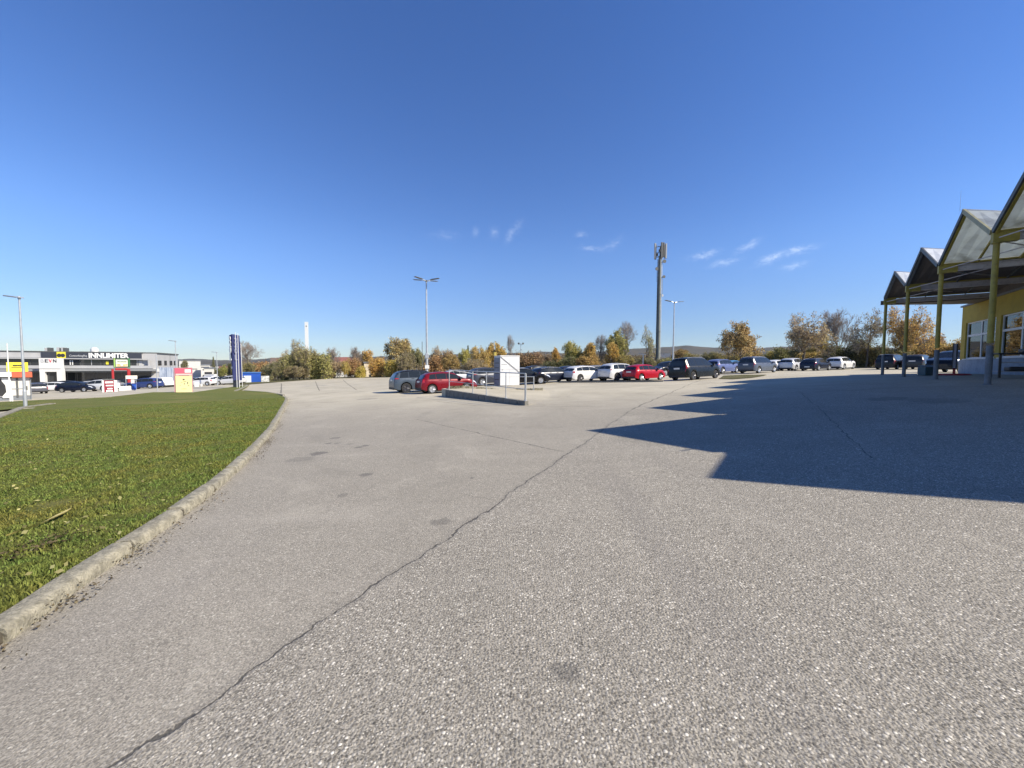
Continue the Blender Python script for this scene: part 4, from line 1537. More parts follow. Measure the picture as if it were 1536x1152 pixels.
_tc = {}
def tree_kind(kind, var):
    key = (kind, var)
    if key in _tc: return _tc[key]
    rs = np.random.RandomState(100 + var * 7 + len(kind))
    sd = var * 13 + len(kind) * 5
    leaf = None
    if kind == 'leafy':
        segs, tips = gen_tree(sd, 4, .62, .16, .26, (3, 4), r0=.026, lower=.5)
        nl, ls, sp, rm = 5, .034, .026, .0016
    elif kind == 'sparse':
        segs, tips = gen_tree(sd, 5, .60, .14, .25, (2, 3), r0=.026, lower=.5)
        nl, ls, sp, rm = .9, .024, .02, .0012
    elif kind == 'bare':
        segs, tips = gen_tree(sd, 5, .45, .26, .28, (3, 4), r0=.022, lower=.3)
        nl, ls, sp, rm = 0, 0, 0, .0011
    elif kind == 'shrub':
        segs, tips = gen_tree(sd, 3, .75, .10, .30, (3, 4), stems=5, r0=.016, wide=2, lower=.0)
        nl, ls, sp, rm = 7, .050, .06, .0025
    elif kind == 'thicket':
        segs, tips = gen_tree(sd, 4, .6, .2, .30, (2, 3), stems=6, r0=.014, wide=2.5, lower=.0)
        nl, ls, sp, rm = 1.6, .036, .03, .0022
    elif kind == 'conifer':
        segs = [(Vector((0, 0, 0)), Vector((0, 0, 1)), .02, .004, 0)]; tips = []
        for i in range(420):
            z = .08 + .92 * (i / 420) ** .9; r = .5 * (1 - z) ** .8 * rs.uniform(.55, 1.05); a = rs.uniform(0, 6.28)
            segs.append((Vector((0, 0, z)), Vector((r * math.cos(a), r * math.sin(a), z - r * .15)), .006, .002, 3))
            for t in (.5, .75, 1): tips.append(Vector((r * t * math.cos(a), r * t * math.sin(a), z - r * .15 * t)))
        nl, ls, sp, rm = 4, .035, .025, .002
    trunk = [s for s in segs if s[4] <= 1]
    fine = [s for s in segs if s[4] > 1]
    tm = seg_mesh('trunk', trunk, M_BARK, rm * 1.5)
    bm_ = seg_mesh('branches', fine, M_TWIG, rm)
    lm = None
    if nl:
        tp = np.array([tuple(t) for t in tips])
        if nl < 1: tp = tp[rs.rand(len(tp)) < nl]; rep = 1
        else: rep = int(math.ceil(nl))
        # clumps: some tips carry many leaves, some few, so that gaps stay open
        w = np.clip(rs.normal(1, .6, len(tp)), 0, 2.2)
        cnt = rs.poisson(w * rep)
        c = np.repeat(tp, cnt, axis=0) + rs.normal(0, sp, (cnt.sum(), 3)) * np.array([1, 1, .8])
        if len(c) > 11000: c = c[rs.permutation(len(c))[:11000]]
        c[:, 2] = np.maximum(c[:, 2], .015)
        lm = quads_mesh('crown', c, ls, rs, m_leaf(), .8)
    _tc[key] = (tm, bm_, lm)
    return _tc[key]


_cnt = [0]
def tree(kind, px, Y, top_py, w_px, col, label, cat='tree', name=None, group='trees round the lots', wr=None):
    """px: column; top_py: pixel row of the top; w_px: crown width in pixels"""
    g = G(px, Y)
    g.z -= .05
    h = P(px, top_py, Y).z - g.z
    w = w_px * Y / F_PX
    if kind in ('sparse', 'bare'): h *= 1.06; w *= 1.08
    _cnt[0] += 1
    var = _cnt[0] % 4
    tm, bm_, lm = tree_kind(kind, var)
    nm = name or {'leafy': 'autumn_tree', 'sparse': 'thin_tree', 'bare': 'bare_tree', 'shrub': 'shrub', 'thicket': 'shrub', 'conifer': 'conifer'}[kind]
    t = empty(nm, g, _cnt[0] * 2.4, label, cat, group)
    t.scale = (w, w, h)
    col = tuple((c * .70 + .30 * m) * 1.6 for c, m in zip(col, (.29, .245, .13)))
    link_mesh('trunk', tm, t)
    if bm_.vertices: link_mesh('branches', bm_, t)
    if lm is not None: link_mesh('crown', lm, t, col)
    return t


ORG = (.36, .185, .045); BRN = (.24, .135, .055); RUST = (.26, .12, .06); YEL = (.42, .31, .06); OLV = (.13, .135, .035); GRN = (.075, .10, .03); DKG = (.03, .045, .02); PNK = (.30, .2, .13); TAN = (.30, .22, .10)
SG = 'shrubs along the edge of the lots'
T = tree
# far left, behind the dealership vehicles
T('leafy', 262, 110, 541, 14, (.10, .08, .04), 'brown tree rising behind the notice board')
T('leafy', 278, 118, 540, 16, (.09, .085, .05), 'dark brown tree in front of the far white hall')
T('conifer', 321, 120, 536, 10, DKG, 'dark conifer behind the last white low building', cat='conifer')
T('shrub', 328, 112, 551, 12, DKG, 'dark green bush under the conifer', cat='shrub', group=SG)
T('leafy', 336, 105, 546, 15, (.16, .17, .03), 'yellow green bushy tree left of the totem')
T('leafy', 347, 98, 544, 13, (.03, .05, .02), 'dark green tree directly behind the totem')
# behind the blue shed
T('bare', 376, 92, 514, 38, BRN, 'bare rounded tree rising right behind the totem poles')
T('thicket', 366, 88, 541, 26, (.13, .12, .04), 'olive undergrowth below the bare tree by the totem', cat='shrub', group=SG)
T('shrub', 388, 100, 541, 40, RUST, 'rust brown hedge tree behind the blue shed', cat='shrub', group=SG)
T('shrub', 404, 94, 545, 30, (.12, .10, .05), 'brown hedge right of the blue shed', cat='shrub', group=SG)
T('thicket', 414, 78, 540, 24, (.10, .10, .04), 'dark olive shrub at the corner right of the blue shed', cat='shrub', group=SG)
T('shrub', 428, 80, 531, 28, (.15, .145, .06), 'grey green bush before the low white house', cat='shrub', group=SG)
T('sparse', 427, 92, 526, 22, BRN, 'small thin tree left of the white tower')
T('thicket', 445, 79, 548, 32, (.16, .12, .06), 'brown grey thicket before the white house wall', cat='shrub', group=SG)
T('sparse', 449, 83, 511, 38, (.19, .16, .08), 'tall grey green thin tree in front of the white tower')
T('thicket', 461, 81, 520, 34, (.20, .17, .07), 'pale green thicket at the foot of the white tower', cat='shrub', group=SG)
T('shrub', 483, 82, 529, 38, (.17, .155, .045), 'broad olive green shrub right of the white tower', cat='shrub', group=SG)
T('bare', 503, 96, 521, 24, BRN, 'bare tree left of the red house roof')
T('thicket', 503, 86, 540, 24, PNK, 'grey pink thicket before the red roofed house', cat='shrub', group=SG)
T('leafy', 517, 85, 541, 17, (.32, .22, .06), 'small yellow brown tree before the red roof')
T('bare', 533, 95, 521, 26, BRN, 'bare tree right of the red house roof')
T('shrub', 530, 88, 536, 22, RUST, 'reddish brown shrub beside the cream house', cat='shrub', group=SG)
T('shrub', 543, 86, 549, 15, YEL, 'yellow bush at the left edge of the cream house', cat='shrub', group=SG)
T('leafy', 552, 98, 524, 26, ORG, 'orange brown tree above the cream house')
T('shrub', 568, 88, 535, 30, ORG, 'orange brown bush right of the cream house', cat='shrub', group=SG)
T('leafy', 591, 95, 506, 52, (.27, .19, .085), 'big round brown autumn tree, the largest left of the lamp')
T('shrub', 588, 87, 540, 30, (.33, .24, .05), 'yellow bush at the foot of the big round tree', cat='shrub', group=SG)
T('thicket', 610, 86, 527, 28, (.15, .12, .07), 'dark brown thicket between the big tree and the lamp', cat='shrub', group=SG)
T('leafy', 625, 93, 521, 28, (.14, .135, .06), 'grey green tree just left of the four armed lamp')
T('sparse', 650, 93, 520, 24, PNK, 'pinkish thin tree just right of the four armed lamp')
T('shrub', 655, 84, 533, 34, RUST, 'rust coloured shrub behind the red hatchback', cat='shrub', group=SG)
T('thicket', 672, 86, 524, 28, (.20, .11, .06), 'reddish thicket above the red hatchback bonnet', cat='shrub', group=SG)
T('leafy', 675, 80, 531, 32, (.25, .15, .05), 'orange brown tree above the red hatchback bonnet')
T('leafy', 694, 90, 523, 24, (.30, .26, .07), 'yellow green tree left of the dark conifer top')
T('conifer', 702, 120, 519, 12, DKG, 'dark conifer tip above the yellow tree', cat='conifer')
T('leafy', 716, 80, 519, 34, (.34, .22, .08), 'orange tree left of the white cabinet')
T('leafy', 744, 82, 512, 36, (.38, .23, .06), 'bright orange tree above the white cabinet')
T('thicket', 712, 74, 538, 40, (.24, .17, .10), 'tangled brown bush behind the railing', cat='shrub', group=SG)
T('bare', 763, 88, 504, 13, TAN, 'slim bare poplar right of the orange tree')
T('shrub', 790, 84, 528, 42, (.17, .085, .06), 'reddish brown hedge right of the white cabinet', cat='shrub', group=SG)
T('thicket', 812, 88, 526, 36, (.16, .09, .07), 'bare reddish brush left of the small orange tree', cat='shrub', group=SG)
T('leafy', 831, 80, 521, 20, ORG, 'small orange tree left of the green yellow tree')
T('shrub', 822, 72, 542, 34, DKG, 'low dark green hedge behind the navy estate', cat='shrub', group=SG)
T('leafy', 856, 77, 511, 32, (.24, .21, .05), 'yellow green tree above the white estate')
T('shrub', 850, 72, 534, 36, (.05, .065, .025), 'dark green bush below the yellow green tree', cat='shrub', group=SG)
T('leafy', 887, 77, 514, 34, (.35, .2, .05), 'orange tree above the silver estate')
T('bare', 897, 84, 504, 24, BRN, 'bare crown rising above the orange tree')
T('shrub', 880, 72, 533, 34, (.28, .15, .05), 'rust brown shrub under the orange tree', cat='shrub', group=SG)
T('leafy', 923, 82, 493, 36, (.22, .20, .06), 'tall yellow green tree beside the pale bare tree')
T('leafy', 917, 74, 513, 34, (.38, .22, .055), 'orange tree in front of the tall yellow green tree')
T('bare', 943, 84, 484, 26, PNK, 'tall pale bare tree left of the antenna mast')
T('shrub', 938, 74, 532, 30, (.20, .15, .05), 'olive brown bush under the pale bare tree', cat='shrub', group=SG)
T('sparse', 970, 80, 490, 20, (.28, .26, .15), 'slim thin tree just left of the antenna mast')
T('thicket', 968, 72, 536, 30, (.14, .13, .06), 'scrub around the foot of the slim thin tree', cat='shrub', group=SG)
T('thicket', 997, 84, 535, 24, (.14, .12, .06), 'scrub at the foot of the antenna mast', cat='shrub', group=SG)
T('leafy', 1020, 98, 523, 34, (.20, .11, .04), 'low brown tree right of the antenna mast')
T('shrub', 1036, 92, 529, 26, (.20, .16, .06), 'tan bush right of the low brown tree', cat='shrub', group=SG)
T('shrub', 1008, 74, 537, 34, (.15, .15, .06), 'low green hedge above the black people carrier', cat='shrub', group=SG)
T('shrub', 1062, 80, 528, 28, (.075, .075, .035), 'dark bush between the lamp and the brown oak', cat='shrub', group=SG)
T('shrub', 1080, 76, 529, 32, (.11, .09, .035), 'brown green bush left of the brown oak', cat='shrub', group=SG)
T('leafy', 1108, 60, 481, 60, (.30, .19, .09), 'large brown oak standing alone above the blue car')
T('shrub', 1100, 62, 532, 44, (.14, .11, .04), 'brown undergrowth around the large oak', cat='shrub', group=SG)
T('shrub', 1130, 64, 528, 30, (.27, .18, .05), 'yellowish bush at the right foot of the oak', cat='shrub', group=SG)
T('shrub', 1152, 72, 526, 28, (.26, .2, .05), 'golden bush above the slate grey people carrier', cat='shrub', group=SG)
T('shrub', 1172, 68, 520, 32, (.085, .09, .03), 'dark green shrub above the white hatchback', cat='shrub', group=SG)
T('shrub', 1192, 70, 522, 34, (.13, .11, .04), 'brown green shrub behind the wide bare tree', cat='shrub', group=SG)
T('sparse', 1203, 60, 473, 74, (.32, .23, .15), 'wide spreading nearly bare tree above the navy hatchback')
T('leafy', 1228, 66, 498, 34, (.36, .25, .06), 'golden tree tucked right of the wide bare tree')
T('shrub', 1222, 62, 526, 40, (.28, .18, .05), 'orange shrub behind the navy hatchback', cat='shrub', group=SG)
T('bare', 1262, 66, 463, 56, PNK, 'tall bare fan shaped tree above the white crossover')
T('shrub', 1252, 60, 518, 38, (.06, .07, .025), 'dark green bush above the white crossover', cat='shrub', group=SG)
T('shrub', 1283, 58, 508, 36, (.04, .05, .022), 'very dark hedge right of the white crossover', cat='shrub', group=SG)
T('sparse', 1299, 55, 468, 48, (.22, .17, .12), 'grey thin tree left of the farthest canopy post')
T('shrub', 1310, 56, 516, 36, (.18, .13, .05), 'brown hedge left of the farthest canopy post', cat='shrub', group=SG)
T('sparse', 1346, 54, 460, 66, (.40, .22, .07), 'round orange tinged tree seen through the canopy posts')
T('leafy', 1364, 62, 480, 34, (.40, .25, .05), 'orange crown between the second and third canopy posts')
T('shrub', 1345, 52, 522, 40, (.12, .10, .04), 'dark brown hedge behind the black van', cat='shrub', group=SG)
T('shrub', 1375, 54, 512, 44, (.27, .17, .06), 'brown orange hedge between the canopy posts', cat='shrub', group=SG)
T('thicket', 1395, 58, 498, 40, (.25, .13, .08), 'reddish brush near the third canopy post', cat='shrub', group=SG)
T('shrub', 1412, 52, 514, 36, (.30, .20, .06), 'golden brown hedge between the third post and the hall', cat='shrub', group=SG)
T('shrub', 1438, 50, 508, 40, (.28, .18, .07), 'golden brown hedge beside the hall corner', cat='shrub', group=SG)
T('shrub', 1475, 50, 508, 44, (.25, .17, .06), 'brown hedge behind the hall corner', cat='shrub', group=SG)

# a far-off belt of wood filling the gaps
def wood_belt():
    rs = np.random.RandomState(5)
    pts = []; 
    for px in np.arange(350, 1500, 1.6):
        Y = rs.uniform(118, 150)
        g = G(px, Y)
        h = 4.4 + 2.4 * noise.noise(Vector((px * .03, 1, 0))) + 1.2 * noise.noise(Vector((px * .13, 5, 0)))
        if 985 < px < 1090: h *= .45
        n = int(150)
        for _ in range(n):
            pts.append((g.x + rs.normal(0, .9), g.y + rs.normal(0, 2), g.z + rs.beta(1.3, 1.1) * h))
    me = quads_mesh('distant_wood', pts, .42, rs, m_leaf(), .9)
    o = link_mesh('distant_wood', me, col=(.21, .155, .095))
    tag(o, 'brown belt of distant woodland behind the shrubs', 'woodland', kind='stuff')
wood_belt()


# ------------------------------------------------------------------ hills
def hills():
    m = bpy.data.materials.new('wooded_hill'); m.use_nodes = True
    k = NT(m.node_tree); b = k.n['Principled BSDF']
    tc = k.new('ShaderNodeTexCoord')
    f = k.noise(tc.outputs['Object'], .006, 6, .7); f2 = k.noise(tc.outputs['Object'], .05, 5, .7)
    c = k.mix(k.ramp(f, .35, .65), (.045, .044, .034), (.080, .066, .046))
    c = k.mix(k.math('MULTIPLY', k.ramp(f2, .4, .7), .5), c, (.025, .027, .02))
    k.put(b.inputs['Base Color'], c); b.inputs['Roughness'].default_value = 1
    b.inputs['Specular IOR Level'].default_value = 0
    prof = [(-400, 540), (200, 541), (290, 538), (340, 540.5), (400, 538), (430, 535), (500, 536), (600, 534), (700, 531), (790, 529), (815, 527), (845, 530), (900, 527), (950, 523), (985, 521.5), (1003, 520.5), (1030, 518), (1052, 520.5), (1070, 521.5),
            (1085, 521.5), (1100, 524), (1140, 522.5), (1160, 520.5), (1200, 520), (1300, 522), (1500, 520), (1700, 521), (2400, 524)]
    Yr = 3000.0
    vs = []; fs = []
    xs = list(range(-400, 2400, 6)); NJ = 14
    for px in xs:
        r = ray(px, 548); 
        top = P(px, lerp_tab(prof, px) + .9 * noise.noise(Vector((px * .09, 0, 0))) , Yr).z
        for j in range(NJ):
            t = j / (NJ - 1)
            Y = 1500 + 3000 * t
            z = -6 + (top + 6) * math.exp(-((Y - Yr) / 620) ** 2) + (12 * noise.noise(Vector((px * .05, Y * .004, 2))) if 0 < j < NJ - 1 and abs(Y - Yr) > 150 else 0)
            vs.append((r.x / r.y * Y, Y, z))
    for i in range(len(xs) - 1):
        for j in range(NJ - 1):
            a = i * NJ + j
            fs.append((a, a + NJ, a + NJ + 1, a + 1))
    me = bpy.data.meshes.new('hills'); me.from_pydata(vs, [], fs); me.materials.append(m); me.shade_smooth()
    o = link_mesh('hills', me); o['kind'] = 'structure'
hills()

# ------------------------------------------------------------------ lamps and masts
M_GALV = pm('galvanised_steel', (.46, .48, .50), .4, metal=.5, var=.12, vscale=3)
M_LED = pm('lamp_underside', (.12, .12, .12), .4)
M_MASTG = pm('mast_green_grey', (.17, .18, .16), .6, var=.15, vscale=.8)
LAMPG = 'street lamps'


def led_head(mb, o, d, L, w=.16):
    d = Vector(d).normalized(); s = Vector((-d.y, d.x, 0)).normalized() * w; up = Vector((0, 0, .055))
    o = Vector(o)
    pts = [o - s * .35, o + d * L * .25 - s * .5, o + d * L - s * .42, o + d * L + s * .42, o + d * L * .25 + s * .5, o + s * .35]
    mb.prism(pts, up)


def single_lamp(px, Y, top_py, dirx, label):
    g = G(px, Y); h = P(px, top_py, Y).z - g.z
    t = empty('street_lamp', g, 0, label, 'street lamp', LAMPG)
    mb = MB(); mb.tube((0, 0, -.1), (0, 0, .9), .075, .075, 14); mb.tube((0, 0, .9), (0, 0, 1.0), .075, .06, 14); mb.tube((0, 0, 1.0), (0, 0, h - .05), .06, .035, 14)
    mb.build('pole', M_GALV, t, True)
    d = Vector((dirx, 0, .12)).normalized()
    mb = MB(); led_head(mb, Vector((0, 0, h - .08)) - d * .12, d, .78, .34)
    mb.build('lamp_head', M_GALV, t, bevel=.015)
    mb = MB(); led_head(mb, Vector((0, 0, h - .096)) + d * .25, d, .5, .22); mb.build('lens', M_LED, t)
    mb = MB(); mb.tube((0, 0, h - .16), (0, 0, h + .0), .06, .06, 12); mb.build('bracket', M_GALV, t, True)
    return t
single_lamp(38.3, 20.8, 444.5, -1, 'nearest grey street lamp with one arm, beside the white kiosk')
single_lamp(265.5, 47.5, 511, -1, 'grey street lamp rising behind the notice board')
single_lamp(326.5, 62, 528, -1, 'grey street lamp between the notice board and the totem')
p = G(38.3, 20.8)
strip('lamp_kerb', [gi(22, 617), gi(50, 615.5)], .3, .12, M_KERB)


def car_park_lamp(px, Y, top_py, n, label, base_box=False):
    g = G(px, Y); h = P(px, top_py, Y).z - g.z
    t = empty('car_park_lamp', g, R_(18), label, 'street lamp', 'tall lamps in the car park')
    mb = MB(); mb.tube((0, 0, -.1), (0, 0, h * .27), .16, .15, 14); mb.tube((0, 0, h * .27), (0, 0, h), .115, .075, 14); mb.build('pole', M_GALV, t, True)
    hd = [(-1, .28), (-1, -.28), (1, .28), (1, -.28)] if n == 4 else [(-1, 0), (1, 0)]
    for (a, b) in hd:
        d = Vector((a, b * 2.2, .12)).normalized()
        mb = MB(); mb.tube((0, 0, h - .05), Vector((0, 0, h - .02)) + d * .7 + Vector((0, 0, .05)), .04, .035, 8); mb.build('arm', M_GALV, t, True)
        mb = MB(); led_head(mb, Vector((0, 0, h + .0)) + d * .55, d, 1.05 if n == 4 else 1.15, .42); mb.build('lamp_head', M_DARKF, t, bevel=.02)
    mb = MB(); mb.tube((0, 0, h - .15), (0, 0, h + .06), .11, .11, 10); mb.build('collar', M_DARKF, t, True)
    if base_box:
        mb = MB(); mb.box(-.24, .24, -.26, -.15, 1.75, 2.15); mb.build('notice_plate', M_WHITE, t)
        mb = MB(); mb.box(-.2, .2, -.2, .2, 2.95, 3.5); mb.build('junction_box', M_GALV, t, bevel=.03)
        mb = MB(); mb.box(-.3, -.18, -.1, .1, 2.5, 2.8); mb.box(.18, .28, -.1, .1, 2.45, 2.8); mb.build('camera_bracket', M_BLK, t)
        mb = MB(); mb.tube((-.52, 0, 0), (-.52, 0, h * .41), .05, .03, 8); mb.build('conduit', M_DARKF, t)
    return t
car_park_lamp(640.5, 45, 421, 4, 'tall car park lamp with four arms behind the dark red hatchback', True)
car_park_lamp(1009, 60, 453.5, 2, 'tall two armed car park lamp right of the antenna mast')

g = G(781, 100); h = P(781, 515, 100).z - g.z
t = empty('floodlight_pole', g, 0, 'small pole with two round floodlights above the white cabinet', 'floodlight')
mb = MB(); mb.tube((0, 0, 0), (0, 0, h), .10, .07, 10); mb.tube((-.5, 0, h - .25), (.5, 0, h - .25), .05, .05, 8); mb.build('pole', M_GALV, t, True)
for s in (-1, 1):
    mb = MB(); mb.tube((s * .5, .12, h - .15), (s * .56, -.28, h - .05), .16, .26, 14); mb.build('floodlight', M_DARKF, t, True)


def mast():
    px, Y = 986.3, 95
    g = G(px, Y); g.z -= .1; h = P(988, 384, Y).z - g.z; ht = P(988, 366.5, Y).z - g.z
    t = empty('antenna_mast', g, R_(10), 'tall grey antenna mast with panel antennas and a ladder', 'antenna mast')
    mb = MB(); mb.tube((0, 0, 0), (0, 0, h * .33), .50, .46, 18); mb.tube((0, 0, h * .33), (0, 0, h * .34), .52, .52, 18); mb.tube((0, 0, h * .34), (0, 0, h * .66), .44, .40, 18)
    mb.tube((0, 0, h * .66), (0, 0, h * .67), .46, .46, 18); mb.tube((0, 0, h * .67), (0, 0, h), .38, .33, 18); mb.tube((0, 0, h), (0, 0, ht - .6), .16, .12, 12)
    mb.build('tower', M_MASTG, t, True)
    mb = MB()
    for s in (-.2, .2): mb.box(.56, .60, s - .02, s + .02, 1.5, h)
    z = 1.5
    while z < h: mb.box(.55, .61, -.2, .2, z, z + .05); z += .35
    z = 2
    while z < h: mb.box(.3, .58, -.03, .03, z, z + .08); z += 2.5
    mb.build('ladder', pm('ladder_white', (.75, .76, .76), .5), t)
    mb = MB()
    for s in (-.1, .0, .1): mb.box(-.56, -.50, s - .02, s + .02, 1, h * .97)
    z = 1.5
    while z < h * .96: mb.box(-.6, -.42, -.16, .16, z, z + .06); z += .9
    mb.build('cable_tray', M_BLK, t)
    M_ANT = pm('antenna_grey', (.27, .28, .29), .5)
    for (x, y, w_, dz_) in ((-1.42, -.1, .17, -.25), (-.05, -.75, .20, .0), (.62, -.5, .17, .15), (1.45, -.1, .20, 0), (.9, .9, .18, .1), (-.7, .9, .18, -.1)):
        mb = MB(); mb.box(x - w_, x + w_, y - .14, y + .14, h - .55 + dz_, ht + .25 + dz_ * .5)
        mb.build('panel_antenna', M_ANT if x in (1.45, .9, -1.42) else M_DARKF, t, bevel=.04)
        mb = MB()
        for zz in (h - .2, h + .8, ht - .5): mb.tube((0, 0, zz), (x, y + .1, zz), .045, .045, 6)
        mb.tube((x + (.24 if x < 0 else -.24), y + .1, h - .6), (x + (.24 if x < 0 else -.24), y + .1, ht), .05, .05, 8)
        mb.build('antenna_arm', M_DARKF, t)
    for (x, z) in ((.3, h + .2), (-.32, h + .9), (.35, h + 1.2), (-.9, h - .1)):
        mb = MB(); mb.box(x - .17, x + .17, -.35, -.1, z, z + .6); mb.build('radio_unit', M_DARKF, t)
    for (x, z, r, sy) in ((-1.0, h - 3.2, .42, -1), (.95, h - 1.3, .45, -1), (.9, h - 5.0, .36, -1)):
        mb = MB(); mb.tube((x, -.15, z), (x, -.45, z), r * .75, r, 18); mb.build('dish_antenna', M_DARKF, t, True)
        mb = MB(); mb.tube((0, 0, z - .2), (x, -.1, z - .2), .05, .05, 6); mb.build('dish_arm', M_DARKF, t)
    for z in (h - 9.7,):
        mb = MB(); mb.box(.75, 1.0, -.15, .15, z, z + .5); mb.tube((.35, 0, z + .2), (.8, 0, z + .2), .04, .04, 6); mb.build('small_antenna', M_WHITE, t)
    mb = MB(); mb.tube((-.75, 0, h - 3.3), (-.75, 0, h - 6.3), .03, .03, 6); mb.tube((.82, 0, h - 5.5), (.82, 0, h - 9.3), .03, .03, 6); mb.build('cable_or_shade_line', M_DARKF, t)
mast()

# white tower far behind the shrubs
g = G(461, 150); g = Vector((P(461, 549, 260).x, 260, g.z - 1)); z1 = P(461, 483, 260).z
t = empty('chimney_tower', g, R_(20), 'tall slim white tower rising behind the olive shrubs', 'chimney')
mb = MB(); mb.box(-.95, .95, -.95, .95, 0, z1 - g.z - .6); mb.build('shaft', pm('tower_white', (.55, .57, .58), .6, var=.05), t)
mb = MB(); mb.box(-1.0, 1.0, -1.0, 1.0, z1 - g.z - .6, z1 - g.z); mb.build('cap', pm('tower_cap', (.55, .6, .62), .6), t)
mb = MB(); mb.box(-.35, .35, -.97, -.952, z1 - g.z - 3.3, z1 - g.z - 2.5); mb.build('vent', M_DARKF, t)

# ------------------------------------------------------------------ ramp wall, railing and cabinet
A = gi(668.3, 595.5); Bq = gi(788, 608.5)
zA = P(668.6, 584.3, A.y).z; zB = P(788, 601.9, Bq.y).z


def ramp():
    d = (Bq - A); d.z = 0; L = d.length; d.normalize(); s = Vector((-d.y, d.x, 0))
    if s.y < 0: s = -s
    mb = MB(); n = 14; TH = .18
    def zt(t): return zA + (zB - zA) * t
    for i in range(n):
        t0, t1 = i / n, (i + 1) / n - .004
        p = A + d * L * t0; q = A + d * L * t1
        dd = .004 * ((i * 7) % 3 - 1)
        vs = []
        for b, t in ((p, t0), (q, t1)):
            zg = gz(b.x, b.y) - .2
            for off, z in ((dd, zg), (dd, zt(t)), (TH, zt(t)), (TH, zg)):
                w = b + s * off; vs.append((w.x, w.y, z))
        mb.add(vs, [(0, 1, 5, 4), (1, 2, 6, 5), (2, 3, 7, 6), (0, 3, 2, 1), (4, 5, 6, 7)])
    o = mb.build('ramp_wall', M_CONC)
    bpy.context.view_layer.update()
    tag(o, 'low shuttered concrete wall edging the raised ramp', 'retaining wall')
    # raised paving behind the wall, sloping down to the lot at the right
    C = gi(690, 586.5); C = Vector((C.x, C.y, 0)); 
    pts = {}
    wa = A + s * TH; wb = Bq + s * TH
    E = G(818, 25.5); Fq = G(694, 22.8); F2 = G(840, 19.0)
    quad = [(wa.x, wa.y, zA - .01), (wb.x, wb.y, gz(wb.x, wb.y) + .015), (F2.x, F2.y, F2.z - .04), (E.x, E.y, E.z + .02), (Fq.x - .5, Fq.y + .4, zA + .04), (A.x - .35, A.y + .75, zA)]
    cen = Vector((sum(q[0] for q in quad) / 6, sum(q[1] for q in quad) / 6, sum(q[2] for q in quad) / 6 + .02))
    vs = [Vector(q) for q in quad] + [cen]
    low = [Vector((v.x, v.y, gz(v.x, v.y) - .25)) for v in vs[:6]]
    fs = [(i, (i + 1) % 6, 6) for i in range(6)]
    allv = vs + low
    fs += [(i, 7 + i, 7 + (i + 1) % 6, (i + 1) % 6) for i in range(6)]
    mb = MB(); mb.add(allv, fs)
    me = mb.mesh('ramp_paving', bpy.data.materials['worn_asphalt'])
    o = link_mesh('ramp_paving', me); o['kind'] = 'structure'
    # rough planted kerb at the back of the ramp
    mb = MB()
    a = Vector((A.x + .05, A.y + .55, zA - .05)); b = Vector((Fq.x, Fq.y, zA - .02)); e = Vector((E.x - .2, E.y - .6, E.z))
    pl = [a, b, Fq.lerp(E, .5), e]
    for i in range(3):
        p, q = pl[i].copy(), pl[i + 1].copy()
        p.z = max(p.z, gz(p.x, p.y)) - .1; q.z = max(q.z, gz(q.x, q.y)) - .1
        mb.obox(p, (q - p) * .998, (0, .5, 0), (0, 0, .27))
    o = mb.build('back_kerb', M_KERB); o['kind'] = 'structure'
    rs = np.random.RandomState(2); c = []
    for i in range(3):
        p, q = pl[i], pl[i + 1]
        for _ in range(500):
            w = p.lerp(q, rs.rand()) + Vector((0, rs.uniform(-.12, .55), 0))
            c.append((w.x, w.y, max(w.z, gz(w.x, w.y)) + .10 + .09 * rs.rand()))
    o = link_mesh('kerb_weeds', quads_mesh('kerb_weeds', c, .06, rs, m_leaf(), .7), col=(.14, .125, .07))
    tag(o, 'low dry weeds along the back kerb of the ramp', 'weeds', kind='stuff')
    # railing
    t = empty('railing', (A.x, A.y, zA), 0, 'galvanised tube railing standing on the ramp wall', 'railing')
    off = Vector((A.x, A.y, zA))
    RH = 1.12
    ts = [.04, .40, .575, .795, .985]
    for i, tt in enumerate(ts):
        b = A + d * L * tt + s * .09; b.z = zt(tt)
        top = P(0, 0, 1)
        mb = MB(); r = .024 if i < 4 else .042
        mb.tube(b - off, b - off + Vector((0, 0, RH)), r, r, 10)
        mb.tube(b - off, b - off + Vector((0, 0, .02)), .07, .07, 10)
        mb.build('post', M_GALV, t, True)
    def at(tt, hh):  # on the wall top
        b = A + d * L * tt + s * .09; b.z = zt(tt) + hh
        return b - off
    for hh, r in ((RH, .023), (.48, .014)):
        mb = MB(); mb.tube(at(.04, hh), at(.985, hh), r, r, 10); mb.build('rail', M_GALV, t, True)
    # return rail along the back, reaching the far post
    bp = G(800.5, 24.6); bp.z += .02
    mb = MB(); mb.tube(bp - off, bp - off + Vector((0, 0, .95)), .035, .035, 10); mb.build('post', M_GALV, t, True)
    mb = MB(); mb.tube(bp - off + Vector((0, 0, .93)), G(780, 26) - off + Vector((0, 0, .95)), .025, .025, 8); mb.build('rail', M_GALV, t, True)
    fb = G(741, 25.5); 
    mb = MB(); mb.tube(at(.04, RH + .01), fb - off + Vector((0, 0, 1.0)), .022, .022, 8); mb.build('rail', M_GALV, t, True)
ramp()


